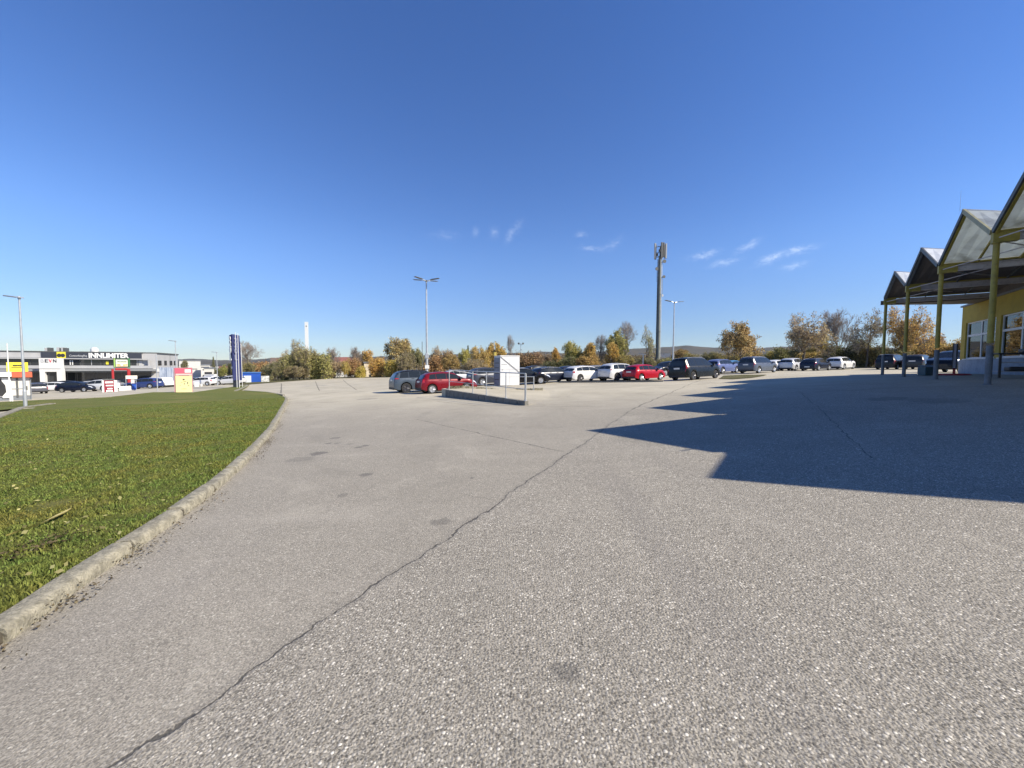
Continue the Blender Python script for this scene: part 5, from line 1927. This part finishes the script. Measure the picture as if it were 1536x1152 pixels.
def cabinet():
    Y = 24.3
    a = P(750.2, 578.5, Y)                      # near bottom corner
    zb = a.z; zt_ = P(750, 534.5, Y).z; h = zt_ - zb
    r = R_(25)                                   # lit face direction
    loc = Vector((a.x, a.y, zb))
    t = empty('ticket_cabinet', loc, r, 'white steel cabinet with its shaded side painted dark standing on the ramp', 'cabinet')
    W_, D_ = 1.36, .98
    mg = pm('cabinet_white', (.60, .61, .63), .4, var=.06, vscale=2)
    mb = MB(); mb.box(0, W_, 0, D_, 0, h); mb.build('body', mg, t, bevel=.012)
    mb = MB(); mb.prism([(-.01, -.02, h), (W_ + .01, -.02, h), (W_ + .01, D_ + .02, h), (-.01, D_ + .02, h)], (0, 0, .06)); mb.build('roof', pm('cabinet_roof', (.6, .61, .62), .4), t, bevel=.01)
    mb = MB(); mb.box(-.03, -.002, .05, D_ - .02, .02, h - .08); mb.build('shaded_side', pm('slate_shade', (.17, .19, .24), .5, var=.15, vscale=3), t)  # left side of the white cabinet, its shade put into the dark colour
    md = pm('door_seam', (.42, .43, .45), .5)
    mb = MB()
    for z, th in ((h * .56, .022), (h * .64, .01), (h * .30, .006)): mb.box(.03, W_ - .03, -.006, -.002, z, z + th)
    for x in (W_ * .48,): mb.box(x, x + .008, -.006, -.002, .05, h * .55); mb.box(x, x + .008, -.006, -.002, h * .66, h * .95)
    mb.build('door_seam', md, t)
    mb = MB(); mb.box(.08, .46, -.007, -.002, h * .715, h * .725); mb.box(.1, .2, -.007, -.002, h * .53, h * .545); mb.build('label_strip', M_DARKF, t)
    mb = MB(); mb.tube((.02, -.02, h - .03), (W_, -.03, h * .45), .012, .012, 6); mb.build('cable_or_shade_line', M_BLK, t)  # thin dark diagonal standing for a shadow line across the front
    mb = MB()
    for z in (.35, .75, 1.1, 1.4): mb.box(-.036, -.031, .15, D_ - .15, z, z + .05)
    mb.build('vent', M_BLK, t)
    mb = MB(); mb.box(-.1, .05, D_ - .25, D_ - .15, h + .05, h + .28); mb.build('antenna_box', M_YEL, t)
cabinet()

# kerb step between upper lot and drive (long low shaded face behind the ramp)
strip('kerb_edging', [G(838, 35), G(995, 30.5)], .2, .11, M_CONC)

# ------------------------------------------------------------------ dealership
FA = Vector((P(0, 549, 74).x, 74, 0)); FB = Vector((P(213, 549, 83).x, 83, 0))
FD = (FB - FA).normalized(); FN = Vector((FD.y, -FD.x, 0))      # outward, towards the camera
YR = 79.0


def F(px, out=0.0):
    """point on the facade line seen in column px"""
    r = ray(px, 549); r2 = Vector((r.x, r.y, 0))
    o = FA + FN * out
    # solve EYE + r*t = o + FD*s
    det = r2.x * (-FD.y) - r2.y * (-FD.x)
    dx, dy = o.x, o.y
    tt = (dx * (-FD.y) - dy * (-FD.x)) / det
    return Vector((r2.x * tt, r2.y * tt, 0))


def FZ(py): return P(110, py, YR).z


M_PALE = pm('pale_cladding', (.38, .38, .385), .6, var=.06, vscale=.6)
M_CHAR = pm('charcoal_fascia', (.035, .04, .055), .5, var=.1, vscale=1)
M_DGL = pm('dark_showroom_glass', (.022, .024, .028), .08, coat=.6)
M_GREEN = pm('green_sign', (.05, .20, .06), .5, var=.1)
M_BLUE = pm('blue_paint', (.012, .07, .36), .45, var=.1, vscale=2)
M_TXTB = pm('dim_letters', (.10, .12, .22), .6)
M_NAVYP = pm('navy_panel', (.012, .024, .17), .75, var=.1, vscale=2)
M_SIGNY = pm('yellow_sign', (.70, .60, .04), .5, var=.04)
M_ORA = pm('orange_red_band', (.50, .10, .045), .5, var=.05)
M_TXTW = pm('white_letters', (.82, .82, .80), .5)
M_TXTD = pm('dark_letters', (.03, .03, .035), .5)
M_TXTR = pm('red_letters', (.60, .03, .05), .5)
M_TXTG = pm('grey_letters', (.45, .46, .48), .5)
M_CREAM = pm('cream_render', (.70, .62, .48), .8, var=.08, vscale=.6)
M_OFFW = pm('off_white_render', (.52, .51, .48), .8, var=.06, vscale=.5)


def dealership():
    base = F(110); zb = gz(F(110).x, F(110).y) - .6
    t = empty('dealership_building', (base.x, base.y, zb), 0, 'long two storey dealership building with dark sign fascia and white portal', 'building')
    off = Vector(t.location)
    def fb(name, x0, x1, y0, y1, out, th, mat, par=None, z0=None):
        a = F(x0, out); b = F(x1, out); mb = MB()
        zt_, zl = FZ(y0), (FZ(y1) if z0 is None else z0)
        a.z = b.z = zl
        mb.obox(a - off, b - a, -FN * th, (0, 0, zt_ - zl))
        return mb.build(name, mat, par or t)
    # main volumes
    fb('wall', -60, 213.5, 528.6, 580, 0, 20, M_PALE, z0=zb)
    fb('roof', -62, 214.5, 527.3, 528.6, .25, 20.5, M_DARKF)
    fb('fascia', -60, 213.5, 529, 537, .12, .10, M_PALE)
    fb('sign_fascia', 62.5, 213, 528.4, 537.2, .25, .10, M_CHAR)
    fb('ledge', -60, 222, 537.4, 538.8, .7, .6, M_PALE)
    fb('window_band', -60, 205, 539, 548, .06, .05, M_DGL)
    for x in (-40, -12, 20, 45, 120, 137, 151, 156, 190, 196, 207):
        fb('mullion', x, x + .9, 539, 548, .10, .03, M_PALE if x in (137, 190) else M_DARKF)
    fb('window_sign', 159, 163, 541.3, 546.5, .14, .03, M_SIGNY)
    for x in (104.8, 108.2): fb('statue_panel', x, x + 1.6, 540.5, 547.4, .14, .04, M_WHITE)
    fb('spandrel', -60, 228, 548.2, 552.6, .9, .8, M_PALE)
    fb('awning', -60, 228, 553.4, 556.2, 2.6, 2.5, pm('awning_grey', (.24, .25, .26), .6, var=.05))
    fb('awning_soffit', -60, 228, 556.4, 558, 2.4, 2.2, M_DARKF)
    fb('showroom_front', -60, 226, 558, 581, .06, .05, M_DGL)
    for x in (-30, 5, 52, 100, 112, 126, 140, 160, 182, 200):
        fb('mullion', x, x + .7, 558, 581, .09, .03, M_DARKF)
    # corner glazing and side wing
    a = F(213.5); b = F(236); 
    fb('corner_glass', 213.5, 236, 530, 553, -.8, 8, M_DGL)
    fb('corner_column', 222, 223.6, 538, 553, .75, .5, M_PALE)
    fb('corner_panel', 228, 236, 529, 556, -.5, .3, pm('grey_green_panel', (.30, .34, .28), .6))
    fb('corner_band', 226, 237, 552.8, 558, .1, .8, M_WHITE)
    # wing: recedes to the right
    W0 = F(236, -.2); W1 = P(267, 549, 97); W1.z = 0
    zt0 = P(240, 530.5, W0.y).z; 
    dirw = (W1 - W0); mb = MB()
    o0 = W0.copy(); o0.z = zb
    nb = Vector((-dirw.y, dirw.x, 0)).normalized()
    mb.obox(o0 - off, dirw, nb * 12, (0, 0, zt0 - zb)); mb.build('side_wing_wall', M_PALE, t)
    mb = MB(); o1 = o0.copy(); o1.z = zt0; mb.obox(o1 - nb * .2 - off, dirw * 1.01, nb * 12.2, (0, 0, .25)); mb.build('side_wing_roof', M_DARKF, t)
    def wing(name, x0, x1, y0, y1, th, mat):
        # place on the wing face by fraction
        f0 = (x0 - 236) / 31; f1 = (x1 - 236) / 31
        p = W0.lerp(W1, f0); q = W0.lerp(W1, f1)
        mb = MB(); za = P(245, y1, W0.y + 5).z; zc = P(245, y0, W0.y + 5).z
        p.z = q.z = za
        mb.obox(p - nb * th - off, q - p, nb * (th - .01), (0, 0, zc - za)); return mb.build(name, mat, t)
    for x0, x1 in ((237, 241.5), (245.5, 249), (253.5, 257.5), (260, 262.5)): wing('window', x0, x1, 541, 548, .05, M_DGL)
    mural = bpy.data.materials.new('blue_mural'); mural.use_nodes = True
    k = NT(mural.node_tree); tc = k.new('ShaderNodeTexCoord'); mp = k.new('ShaderNodeMapping'); mp.inputs['Scale'].default_value = (.9, .9, .28)
    k.l.new(tc.outputs['Object'], mp.inputs[0])
    f = k.noise(mp.outputs[0], 1.5, 5, .7)
    k.put(k.n['Principled BSDF'].inputs['Base Color'], k.mix(k.ramp(f, .35, .65), (.14, .19, .30), (.50, .56, .66)))
    wing('mural', 238, 264, 551, 573, .06, mural)
    # signs
    def txt(name, body, x, y, hpx, wpx, mat, out=.27, par=t, ex=.03, bold=.0):
        p = F(x, out); p.z = FZ(y)
        s = YR / F_PX
        w = (F(x + wpx / 2, out) - F(x - wpx / 2, out)).length
        return text_mesh(name, body, hpx * s / .70, mat, par, p - off, FD, (0, 0, 1), width=w, extrude=ex, bold=bold)
    txt('sign_lettering', 'INNLIMITER', 163.7, 536.2, 6.8, 60, M_TXTW, bold=.045)
    txt('sign_lettering', 'Coworking/hq', 118, 535, 2.9, 26, M_TXTG)
    ys = fb('yellow_sign', 85.8, 98.8, 528.2, 538.2, .42, .15, M_SIGNY)
    for x in (89.6, 95.1):
        p = F(x, .44); p.z = FZ(533.4); mb = MB(); r = .32
        vs = [p - off + FD * (r * math.cos(a)) + Vector((0, 0, r * 1.12 * math.sin(a))) for a in np.linspace(0, 2 * math.pi, 16, endpoint=False)]
        mb.prism(vs, FN * .02); mb.build('badge', M_TXTD, ys)
    # portal
    fb('portal_head', 58.5, 90.5, 538, 552.5, 4.2, 1.2, M_WHITE)
    fb('portal_lintel', 58.5, 91.5, 552.6, 557, 4.1, 1.2, M_WHITE)
    fb('portal_column', 58.8, 66.5, 557, 581, 4.1, 1.2, M_WHITE, z0=zb)
    fb('portal_column', 84.5, 91.8, 557, 581, 4.1, 1.2, M_WHITE, z0=zb)
    fb('portal_glass', 66.5, 84.5, 557, 581, 3.4, .1, M_DGL, z0=zb)
    for ch, x, mt in (('B', 64, M_TXTG), ('E', 70, M_TXTD), ('V', 76, M_TXTR), ('N', 82.6, M_TXTD)):
        txt('portal_lettering', ch, x, 543.8, 4.6, 4.8, mt, out=4.23)
    # roof plant
    for (x0, x1, y0, m_) in ((68, 72, 522, M_PALE), (72.4, 75, 521.5, M_DARKF), (86, 90, 521, M_PALE), (90.4, 92.5, 522, M_DARKF), (93, 95.5, 521, M_PALE), (96, 98.5, 521.5, M_DARKF)):
        a = F(x0, -3); b = F(x1, -3); a.z = b.z = FZ(527.4); mb = MB(); mb.obox(a - off, b - a, -FN * 1.5, (0, 0, FZ(y0) - a.z)); mb.build('roof_unit', m_, t)
    p = F(143, -3) - off; z0 = FZ(527.4) - off.z; hh = FZ(519.5) - FZ(527.4)
    mb = MB(); mb.lathe([(.62, 0), (.62, hh * .45), (.55, hh * .7), (.38, hh * .88), (.12, hh * .98), (.02, hh)], (p.x, p.y, z0), 16); mb.build('roof_cowl', M_WHITE, t, True)
dealership()


def turn(t):
    """turn a thing so that its front looks back at the visitor"""
    t.rotation_euler = (0, 0, math.atan2(-t.location.x, t.location.y))
    return t


def LP(t, px, py, yl):
    """point on the vertical plane yl behind the front of t, in its own axes"""
    m = Matrix.Rotation(-t.rotation_euler.z, 3, 'Z')
    r = m @ ray(px, py); o = m @ (EYE - Vector(t.location))
    return o + r * ((yl - o.y) / r.y)


def face_cam_box(t, name, px0, px1, y0, y1, Y, th, mat, dz=None, bevel=0, par=None):
    if t.rotation_euler.z == 0: turn(t)
    yl = Y - t.location.y
    pc = (px0 + px1) / 2
    a = LP(t, px0, y1, yl); b = LP(t, px1, y1, yl); zc0 = LP(t, pc, y1, yl).z; z1 = LP(t, pc, y0, yl).z
    mb = MB()
    mb.box(a.x, b.x, yl, yl + th, zc0, z1)
    return mb.build(name, mat, par or t, bevel=bevel)


def ft(t, name, body, px, py, hpx, wpx, Y, mat, par=None, ex=.01, out=.03, bold=0):
    yl = Y - t.location.y - out
    p = LP(t, px, py, yl)
    s = (LP(t, px + 1, py, yl) - LP(t, px - 1, py, yl)).x / 2
    return text_mesh(name, body, hpx * s * .8 / .70, mat, par or t, p, (1, 0, 0), (0, 0, 1), width=wpx * s, extrude=ex, bold=bold)


# white kiosk with an orange band and a yellow sign
def kiosk():
    Y = 30.0
    g = G(24, Y)
    t = empty('kiosk', g, 0, 'white kiosk with orange red band and yellow roof sign at the left edge', 'kiosk')
    b = lambda *a, **k: face_cam_box(t, *a, **k)
    b('plinth', -40, 47.5, 594, 603.5, Y, 3.0, M_GRYP)
    b('wall', 18, 46.5, 566.5, 594, Y, 2.8, M_OFFW)
    b('wall', 4, 18, 566.5, 597, Y - .1, 2.8, M_WHITE)
    b('wall', -40, 4, 588, 596, Y - .1, 2.8, M_WHITE)
    b('dark_opening', -40, 10, 569, 594, Y - .06, 2.0, M_DGL)
    b('roof_slab', -40, 17.5, 558.5, 565.5, Y - .4, 3.4, M_WHITE)
    b('orange_band', 18, 48.5, 558.2, 566, Y - .35, 3.3, M_ORA)
    b('column', 25.5, 28.4, 566, 596, Y - .06, .12, M_DARKF)
    b('door_post', 46.5, 48.4, 566, 603, Y - .04, 2.8, M_GRYP)
    b('poster', 39.5, 41.5, 579, 585, Y - .04, .03, M_DARKF)
    b('handrail', 18, 39, 582.3, 583, Y - .06, .04, M_GALV)
    # curved black entrance arch
    mb = MB(); pts = []
    for px_, py_ in ((-40, 565), (-10, 567), (2, 571), (8, 578), (9.5, 588), (4, 594), (-40, 595)):
        pts.append(LP(t, px_, py_, -.16))
    mb.prism(pts, (0, .04, 0)); mb.build('arch_opening', M_BLK, t)
    s = b('yellow_sign', 10, 42.5, 543.5, 557.5, Y - .3, .25, M_SIGNY)
    ft(t, 'sign_lettering', 'KOSSIR', 26.5, 548.8, 3.0, 15, Y - .3, M_TXTD, par=s, bold=.01)
    b('sign_line', 17, 36, 550.6, 551.2, Y - .33, .02, M_TXTD, par=s)
kiosk()
g = G(15.5, 28.5); t = empty('flag_pole', g, 0, 'thin white pole in front of the yellow kiosk sign', 'pole')
mb = MB(); mb.tube((0, 0, 0), (0, 0, P(13.5, 515, 28.5).z - g.z), .045, .03, 10); mb.build('pole', M_WHITE, t, True)
g = G(18.5, 27.5); t = empty('bollard', g, 0, 'short white bollard at the foot of the kiosk', 'bollard')
mb = MB(); mb.tube((0, 0, 0), (0, 0, .5), .05, .05, 12); mb.tube((0, 0, .5), (0, 0, .53), .05, .02, 12); mb.build('post', M_WHITE, t, True)


# notice board, yellow and pink
def board():
    Y = 39.0; g = G(276, Y); g.z += .02
    t = empty('notice_board', g, 0, 'big standing notice board, pink top and pale yellow poster', 'notice board')
    b = lambda *a, **k: face_cam_box(t, *a, **k)
    b('frame', 261.6, 290, 551.5, 590.3, Y, .25, pm('mauve_frame', (.34, .19, .21), .6, var=.1))
    b('header', 262.4, 275, 552.3, 560, Y - .03, .03, pm('pink_panel', (.52, .09, .14), .5)); b('header', 275, 288, 552.3, 560, Y - .03, .03, pm('rose_panel', (.48, .10, .14), .5))
    b('header_plate', 277, 286.3, 554, 559, Y - .06, .03, M_WHITE)
    b('header_strip', 263.5, 287.5, 560.4, 563, Y - .03, .03, pm('pale_pink', (.72, .42, .40), .5))
    p = b('poster', 264, 288.5, 563.6, 589.6, Y - .06, .05, pm('pale_yellow_poster', (.68, .61, .28), .6, var=.04))
    for (x0, x1, y0, y1) in ((268, 284, 563.4, 563.9), (274, 277, 568, 570.4), (271, 274, 573.2, 573.7), (275, 279.5, 571.8, 572.4), (276, 277, 574, 577), (281, 282.4, 572.8, 576), (269.5, 271.5, 578, 578.6), (282, 284, 578, 578.8), (272, 280, 583, 583.6)):
        b('poster_print', x0, x1, y0, y1, Y - .072, .01, M_DARKF, par=p)
    for x in (263, 288.6): b('leg', x, x + 1.2, 588, 591, Y + .02, .1, M_DARKF)
board()


def small_sign():
    Y = 46.0; g = G(164, Y)
    t = empty('price_board', g, 0, 'dark red price board with white lines between two white posts', 'sign')
    b = lambda *a, **k: face_cam_box(t, *a, **k)
    p = b('board', 156.8, 171.6, 570.5, 592, Y, .15, pm('crimson_board', (.22, .008, .025), .5))
    b('cap', 153.6, 171.6, 568.4, 570.4, Y - .02, .3, M_DARKF)
    b('post', 153.6, 156.6, 570.5, 590.5, Y - .02, .3, M_WHITE); b('post', 171.8, 176.6, 570.5, 590, Y - .02, .3, pm('pinkish_white', (.72, .62, .60), .6))
    for (x0, x1, y0, y1) in ((157.6, 169.8, 572.3, 574.8), (158.8, 169.8, 577.4, 579.2), (161, 168.8, 582, 583.8), (159.6, 169.2, 585.2, 591.4)):
        b('white_line', x0, x1, y0, y1, Y - .03, .02, M_TXTW, par=p)
    for (x0, x1, y0, y1) in ((161, 168, 587.2, 588), (162, 168, 589.2, 589.8)): b('dark_line', x0, x1, y0, y1, Y - .045, .01, M_TXTD, par=p)
small_sign()


def arch():
    Y = 62.0; g = G(182, Y)
    t = empty('red_arch', g, 0, 'red portal arch carrying a green framed picture sign', 'sign')
    b = lambda *a, **k: face_cam_box(t, *a, **k)
    zl = 588
    b('leg', 168.5, 172.4, 553.5, zl, Y, .8, M_RED, bevel=.08); b('leg', 191.5, 196.5, 553.5, zl - 8, Y, .8, M_RED, bevel=.08)
    b('crossbeam', 172.5, 191.4, 552, 555.6, Y + .05, .7, M_RED, bevel=.08)
    f = b('sign_frame', 170.4, 195.6, 537, 551.6, Y + .05, .4, pm('dark_green', (.02, .05, .025), .5))
    b('sign_side', 171, 173, 537.4, 550.8, Y + .02, .03, pm('lime_green', (.25, .42, .08), .5), par=f); b('sign_side', 193, 195, 537.4, 550.8, Y + .02, .03, M_GREEN, par=f)
    p = b('sign_picture', 174, 191.6, 539.6, 550, Y + .02, .03, pm('sign_cream', (.72, .72, .60), .5), par=f)
    b('sign_picture', 175, 191, 546, 549.6, Y - .01, .02, pm('sign_orange', (.55, .38, .18), .5, var=.5, vscale=3), par=f)
    b('picture_text', 176, 190, 541.4, 543.6, Y - .01, .02, pm('sign_grey_text', (.25, .28, .22), .5, var=.6, vscale=6), par=f)
    b('picture_spot', 181, 184.6, 546.6, 548.4, Y - .03, .02, M_TXTW, par=f)
arch()

Y = 50
g = G(201, Y); t = empty('blue_bin', g, 0, 'blue collection bin on pale legs at the edge of the lawn', 'bin')
b = lambda *a, **k: face_cam_box(t, *a, **k)
b('container', 198, 204.8, 576, 584.6, Y, .6, M_BLUE, bevel=.03); b('lid', 197.5, 205.3, 575.2, 576, Y - .05, .7, M_NAVYP); b('leg', 197.4, 199.4, 584.6, 589.5, Y, .5, M_OFFW); b('leg', 200.5, 203.4, 584.6, 589, Y, .5, M_OFFW)
g = G(196, 54); t = empty('cream_banner', g, 0, 'cream banner board on posts before the red arch', 'sign')
b = lambda *a, **k: face_cam_box(t, *a, **k)
b('panel', 188.6, 206, 563.4, 568.2, 54, .08, pm('cream_banner', (.76, .70, .60), .6)); b('post', 189.2, 190, 568.2, 587, 54.02, .06, M_GALV); b('post', 204.4, 205.2, 568.2, 587, 54.02, .06, M_GALV)
b('notice_sheet', 196.5, 202, 569, 575.4, 54.0, .05, M_OFFW)
g = G(188, 53); t = empty('white_barrier', g, 0, 'low white barrier panel right of the price board', 'barrier')
face_cam_box(t, 'panel', 178.6, 197, 579.2, 588, 53, .3, M_WHITE, bevel=.03)
g = G(236.4, 44); t = empty('sign_pole', g, 0, 'thin grey pole at the lawn edge before the white van', 'pole')
mb = MB(); mb.tube((0, 0, 0), (0, 0, P(236, 531, 44).z - g.z), .05, .04, 8); mb.build('pole', M_GALV, t, True)


def van(px0, px1, y0, y1, Y, label, flip=False):
    g = G((px0 + px1) / 2, Y)
    t = empty('parked_van', g, 0, label, 'van', LG)
    w = (px1 - px0) * Y / F_PX; h = P(px0, y0, Y).z - P(px0, y1, Y).z
    s = -1 if flip else 1
    prof = [(-w / 2, .35), (-w / 2, h * .97), (-w / 2 + .1, h), (w * .22, h), (w * .30, h * .96), (w * .40, h * .58), (w * .49, h * .50), (w / 2, .38)]
    mb = MB(); mb.prism([(s * x, -.95, z) for x, z in prof], (0, 1.9, 0)); mb.build('body', M_WHITE, t, bevel=.06)
    mb = MB(); mb.prism([(s * x, -.965, z) for x, z in ((w * .20, h * .62), (w * .20, h * .9), (w * .29, h * .9), (w * .37, h * .62))], (0, 1.93, 0)); mb.build('side_window', m_carglass(), t)
    for x in (-w * .32, w * .33):
        mb = MB(); mb.lathe([(.33, -.98), (.35, -.9), (.35, .9), (.33, .98)], (s * x, 0, .35), 20, axis='Y'); wv = mb.build('wheel', M_TYRE, t, True)
        mb = MB(); mb.lathe([(.2, -.99), (.2, .99)], (s * x, 0, .35), 14, axis='Y'); mb.build('rim', M_RIM, wv, True)
van(232, 256, 567.5, 582.5, 64, 'white delivery van below the blue mural')
van(294, 306, 561, 571, 82, 'white van before the farther white building')
van(306, 322, 553, 566, 95, 'tall white van near the last white building', True)

g = G(236, 60); t = empty('white_panel_stack', g, 0, 'white panels stacked low beside the notice board', 'stack')
face_cam_box(t, 'panel', 291.5, 299, 574, 580.6, 56, .6, M_WHITE, bevel=.04)
face_cam_box(t, 'panel', 300.6, 304, 576, 580.4, 56, .5, M_OFFW, bevel=.04)


# totem
def totem():
    Y = 50.0; g = G(352, Y)
    t = empty('totem_sign', g, 0, 'tall navy blue totem with pale vertical letters', 'totem')
    r = Vector(t.location)
    zt_ = P(346, 503, Y).z - r.z
    x0 = P(346.2, 580, Y).x - r.x; x1 = P(361.2, 580, Y).x - r.x
    # two flat faces meeting at an edge, slightly leaning outline
    xm = P(354.5, 580, Y).x - r.x
    mb = MB(); mb.prism([(x0 + .30, 0, 1.0), (xm, -.5, 1.0), (xm, -.5, zt_ + .12), (x0 - .02, 0, zt_)], (0, .35, 0)); f1 = mb.build('panel', M_NAVYP, t)
    mb = MB(); mb.prism([(xm + .004, -.5, 1.0), (x1 - .1, .05, 1.0), (x1 - .25, .05, zt_ + .0), (xm + .004, -.5, zt_ + .12)], (0, .35, 0)); f2 = mb.build('panel', pm('navy_panel_side', (.015, .022, .10), .4), t)
    mb = MB(); mb.box(x0 + .45, x1 - .35, -.2, .25, -.2, 1.0); mb.build('base', M_CHAR, t)
    fd = (Vector((xm, -.5, 0)) - Vector((x0 + .12, 0, 0))).normalized(); 
    fd2 = (Vector((x1 - .15, .05, 0)) - Vector((xm, -.5, 0))).normalized()
    for ch, py in (('2', 514.5), ('2', 521), ('O', 530), ('L', 540)):
        z = P(350, py, Y).z - r.z
        o = Vector((x0 + .12, 0, 0)).lerp(Vector((xm, -.5, 0)), .50); o.z = z; o = o + Vector((fd.y, -fd.x, 0)).normalized() * .14
        text_mesh('totem_letter', ch, 1.15, M_TXTW, f1, o, fd, (0, 0, 1), width=.72, extrude=.02, bold=.06)
        o = Vector((xm, -.5, 0)).lerp(Vector((x1 - .15, .05, 0)), .5); o.z = z; o = o + Vector((fd2.y, -fd2.x, 0)).normalized() * .10
        text_mesh('totem_letter', ch, .92, M_TXTB, f2, o, fd2, (0, 0, 1), width=.40, extrude=.02, bold=.03)
    for (z0_, z1_) in ((1.25, 1.35), (1.6, 1.66), (2.5, 2.75)):
        mb = MB(); o = Vector((xm, -.5, 0)); 
        mb.obox(Vector((xm - .35, -.34, z0_)), (.30, -.215, 0), (0, -.02, 0), (0, 0, z1_ - z0_)); mb.build('panel_line', M_TXTG, f1)
    for (pxb, pxt, pt_, Yp, lab) in ((355.7, 352.8, 499.5, 47.5, 'left of the three white poles before the totem'), (359.2, 356.6, 501, 47.8, 'middle of the three white poles before the totem'), (363.8, 361.4, 517, 51, 'shortest white pole right of the totem')):
        gg = G(pxb, Yp); tp = empty('flag_pole', gg, 0, lab, 'flag pole', 'white poles by the totem')
        top = P(pxb, pt_, Yp).z - gg.z
        dxx = P(pxt, pt_, Yp).x - gg.x
        mb = MB(); mb.tube((0, 0, 0), (dxx, 0, top), .036, .030, 10); mb.tube((dxx, 0, top), (dxx, 0, top + .08), .05, .02, 10); mb.build('pole', M_WHITE, tp, True)
totem()


def shed():
    Y = 74.0; g = G(377, Y)
    t = empty('blue_shed', g, 0, 'flat blue shed with a white shutter at the edge of the trees', 'shed')
    b = lambda *a, **k: face_cam_box(t, *a, **k)
    b('wall', 364, 391.5, 559.5, 576, Y, 4, M_BLUE); b('roof', 363.6, 392, 558.6, 559.5, Y - .1, 4.2, pm('blue_trim', (.05, .16, .42), .5))
    b('shutter', 366, 377, 563.5, 575, Y - .03, .03, pm('pale_shutter', (.6, .64, .68), .5, var=.05))
    gg = G(398, 73); tt = empty('stone_gabion', gg, 0, 'pale rubble wall right of the blue shed', 'wall')
    face_cam_box(tt, 'stones', 392, 404, 564, 574.5, 73, 1, pm('rubble', (.5, .5, .48), .9, var=.5, vscale=2.5, bump=1))
shed()


# houses behind the trees
def block(name, label, px0, px1, y0, Y, mat, depth=10, roof=None, rooft=0, wins=(), winm=None, rz=0):
    g = G((px0 + px1) / 2, min(Y, 150)); g = Vector((P((px0 + px1) / 2, 549, Y).x, Y, g.z - 2))
    t = turn(empty(name, g, 0, label, 'building'))
    x0 = LP(t, px0, 549, 0).x; x1 = LP(t, px1, 549, 0).x; zt_ = LP(t, (px0 + px1) / 2, y0, 0).z
    mb = MB(); mb.box(x0, x1, 0, depth, 0, zt_); mb.build('wall', mat, t)
    if roof:
        zr = LP(t, (px0 + px1) / 2, rooft, 0).z
        mb = MB(); mb.prism([(x0 - .5, -.5, zt_), (x0 - .5, depth + .5, zt_), (x0 - .5, depth / 2, zr)], (x1 - x0 + 1, 0, 0)); mb.build('roof', roof, t)
    else:
        mb = MB(); mb.box(x0 - .15, x1 + .15, -.15, depth + .15, zt_, zt_ + .3); mb.build('roof', M_GRYP, t)
    for (wx0, wx1, wy0, wy1) in wins:
        a = LP(t, wx0, wy1, 0); c = LP(t, wx1, wy0, 0)
        mb = MB(); mb.box(a.x, c.x, -.06, -.01, a.z, c.z); mb.build('window', winm or M_DGL, t)
    return t
ROOFR = pm('red_tile_roof', (.22, .085, .065), .8, var=.15, vscale=.8)
block('white_hall', 'large white hall behind the dark brown tree', 269, 301, 541.5, 150, M_OFFW, 25, wins=((271, 277, 546, 550), (284, 296, 553, 554)))
block('white_hall', 'lower white building with window strips, right of the large white hall', 301.5, 315, 548, 140, M_OFFW, 14, wins=((302, 314, 550, 551.4), (304, 314, 554, 555.4)))
block('white_hall', 'low white workshop with a dark gate before the last conifer', 306, 321, 553, 112, M_OFFW, 10, wins=((307, 318, 558, 563),))
block('small_house', 'small white house peeking between the bush and the dark tree', 314, 324, 553, 125, M_WHITE, 8)
block('small_house', 'cream house with red brown roof just left of the totem', 331, 341, 553, 122, M_CREAM, 8, ROOFR, 549.5)
block('white_house', 'long low white house behind the thicket by the white tower', 408, 470, 544.5, 125, M_OFFW, 10, pm('brown_roof', (.14, .10, .08), .9, var=.2), 536.5, wins=((420, 424, 549, 554), (440, 444, 549, 554)))
block('red_roof_house', 'white house with long red tiled roof behind the small yellow tree', 503, 541, 544.5, 118, M_OFFW, 9, ROOFR, 535.5, wins=((507, 510, 548, 553),))
t = block('cream_house', 'narrow cream wall of a house right of the yellow bush', 546, 559.5, 544.5, 92, M_CREAM, 8, wins=((554, 557.5, 562, 567),))
block('white_container', 'small white hut among the shrubs above the red hatchback', 689, 704, 539, 90, M_WHITE, 3)
block('field_building', 'long pale grey farm building far right of the antenna mast', 958, 1006, 530, 320, pm('pale_grey_wall', (.36, .36, .36), .8), 15)
g = G(964, 70); t = empty('site_sign', g, 0, 'white post sign on a leaning stay near the slim thin tree', 'sign')
face_cam_box(t, 'post', 963.6, 965.4, 531, 548, 70, .1, M_WHITE); 
mb = MB(); mb.tube((-1.0, 0, 1.2), (0.0, 0, 2.6), .05, .05, 6); mb.build('stay', M_BLK, t)

# ------------------------------------------------------------------ haze
HAZE = 0.00006
if HAZE > 0:
    hz = bpy.data.materials.new('haze'); hz.use_nodes = True
    k = NT(hz.node_tree); k.n.remove(k.n['Principled BSDF'])
    pv = k.new('ShaderNodeVolumePrincipled')
    pv.inputs['Color'].default_value = (.80, .88, 1.0, 1)
    pv.inputs['Density'].default_value = HAZE
    pv.inputs['Anisotropy'].default_value = 0.0
    k.l.new(pv.outputs[0], k.n['Material Output'].inputs['Volume'])
    mb = MB(); mb.box(-5200, 5200, -3200, 6200, -20, 260)
    o = mb.build('haze', hz)
    tag(o, 'pale blue haze lying over the land', 'haze', kind='stuff')
scene.cycles.volume_bounces = 0
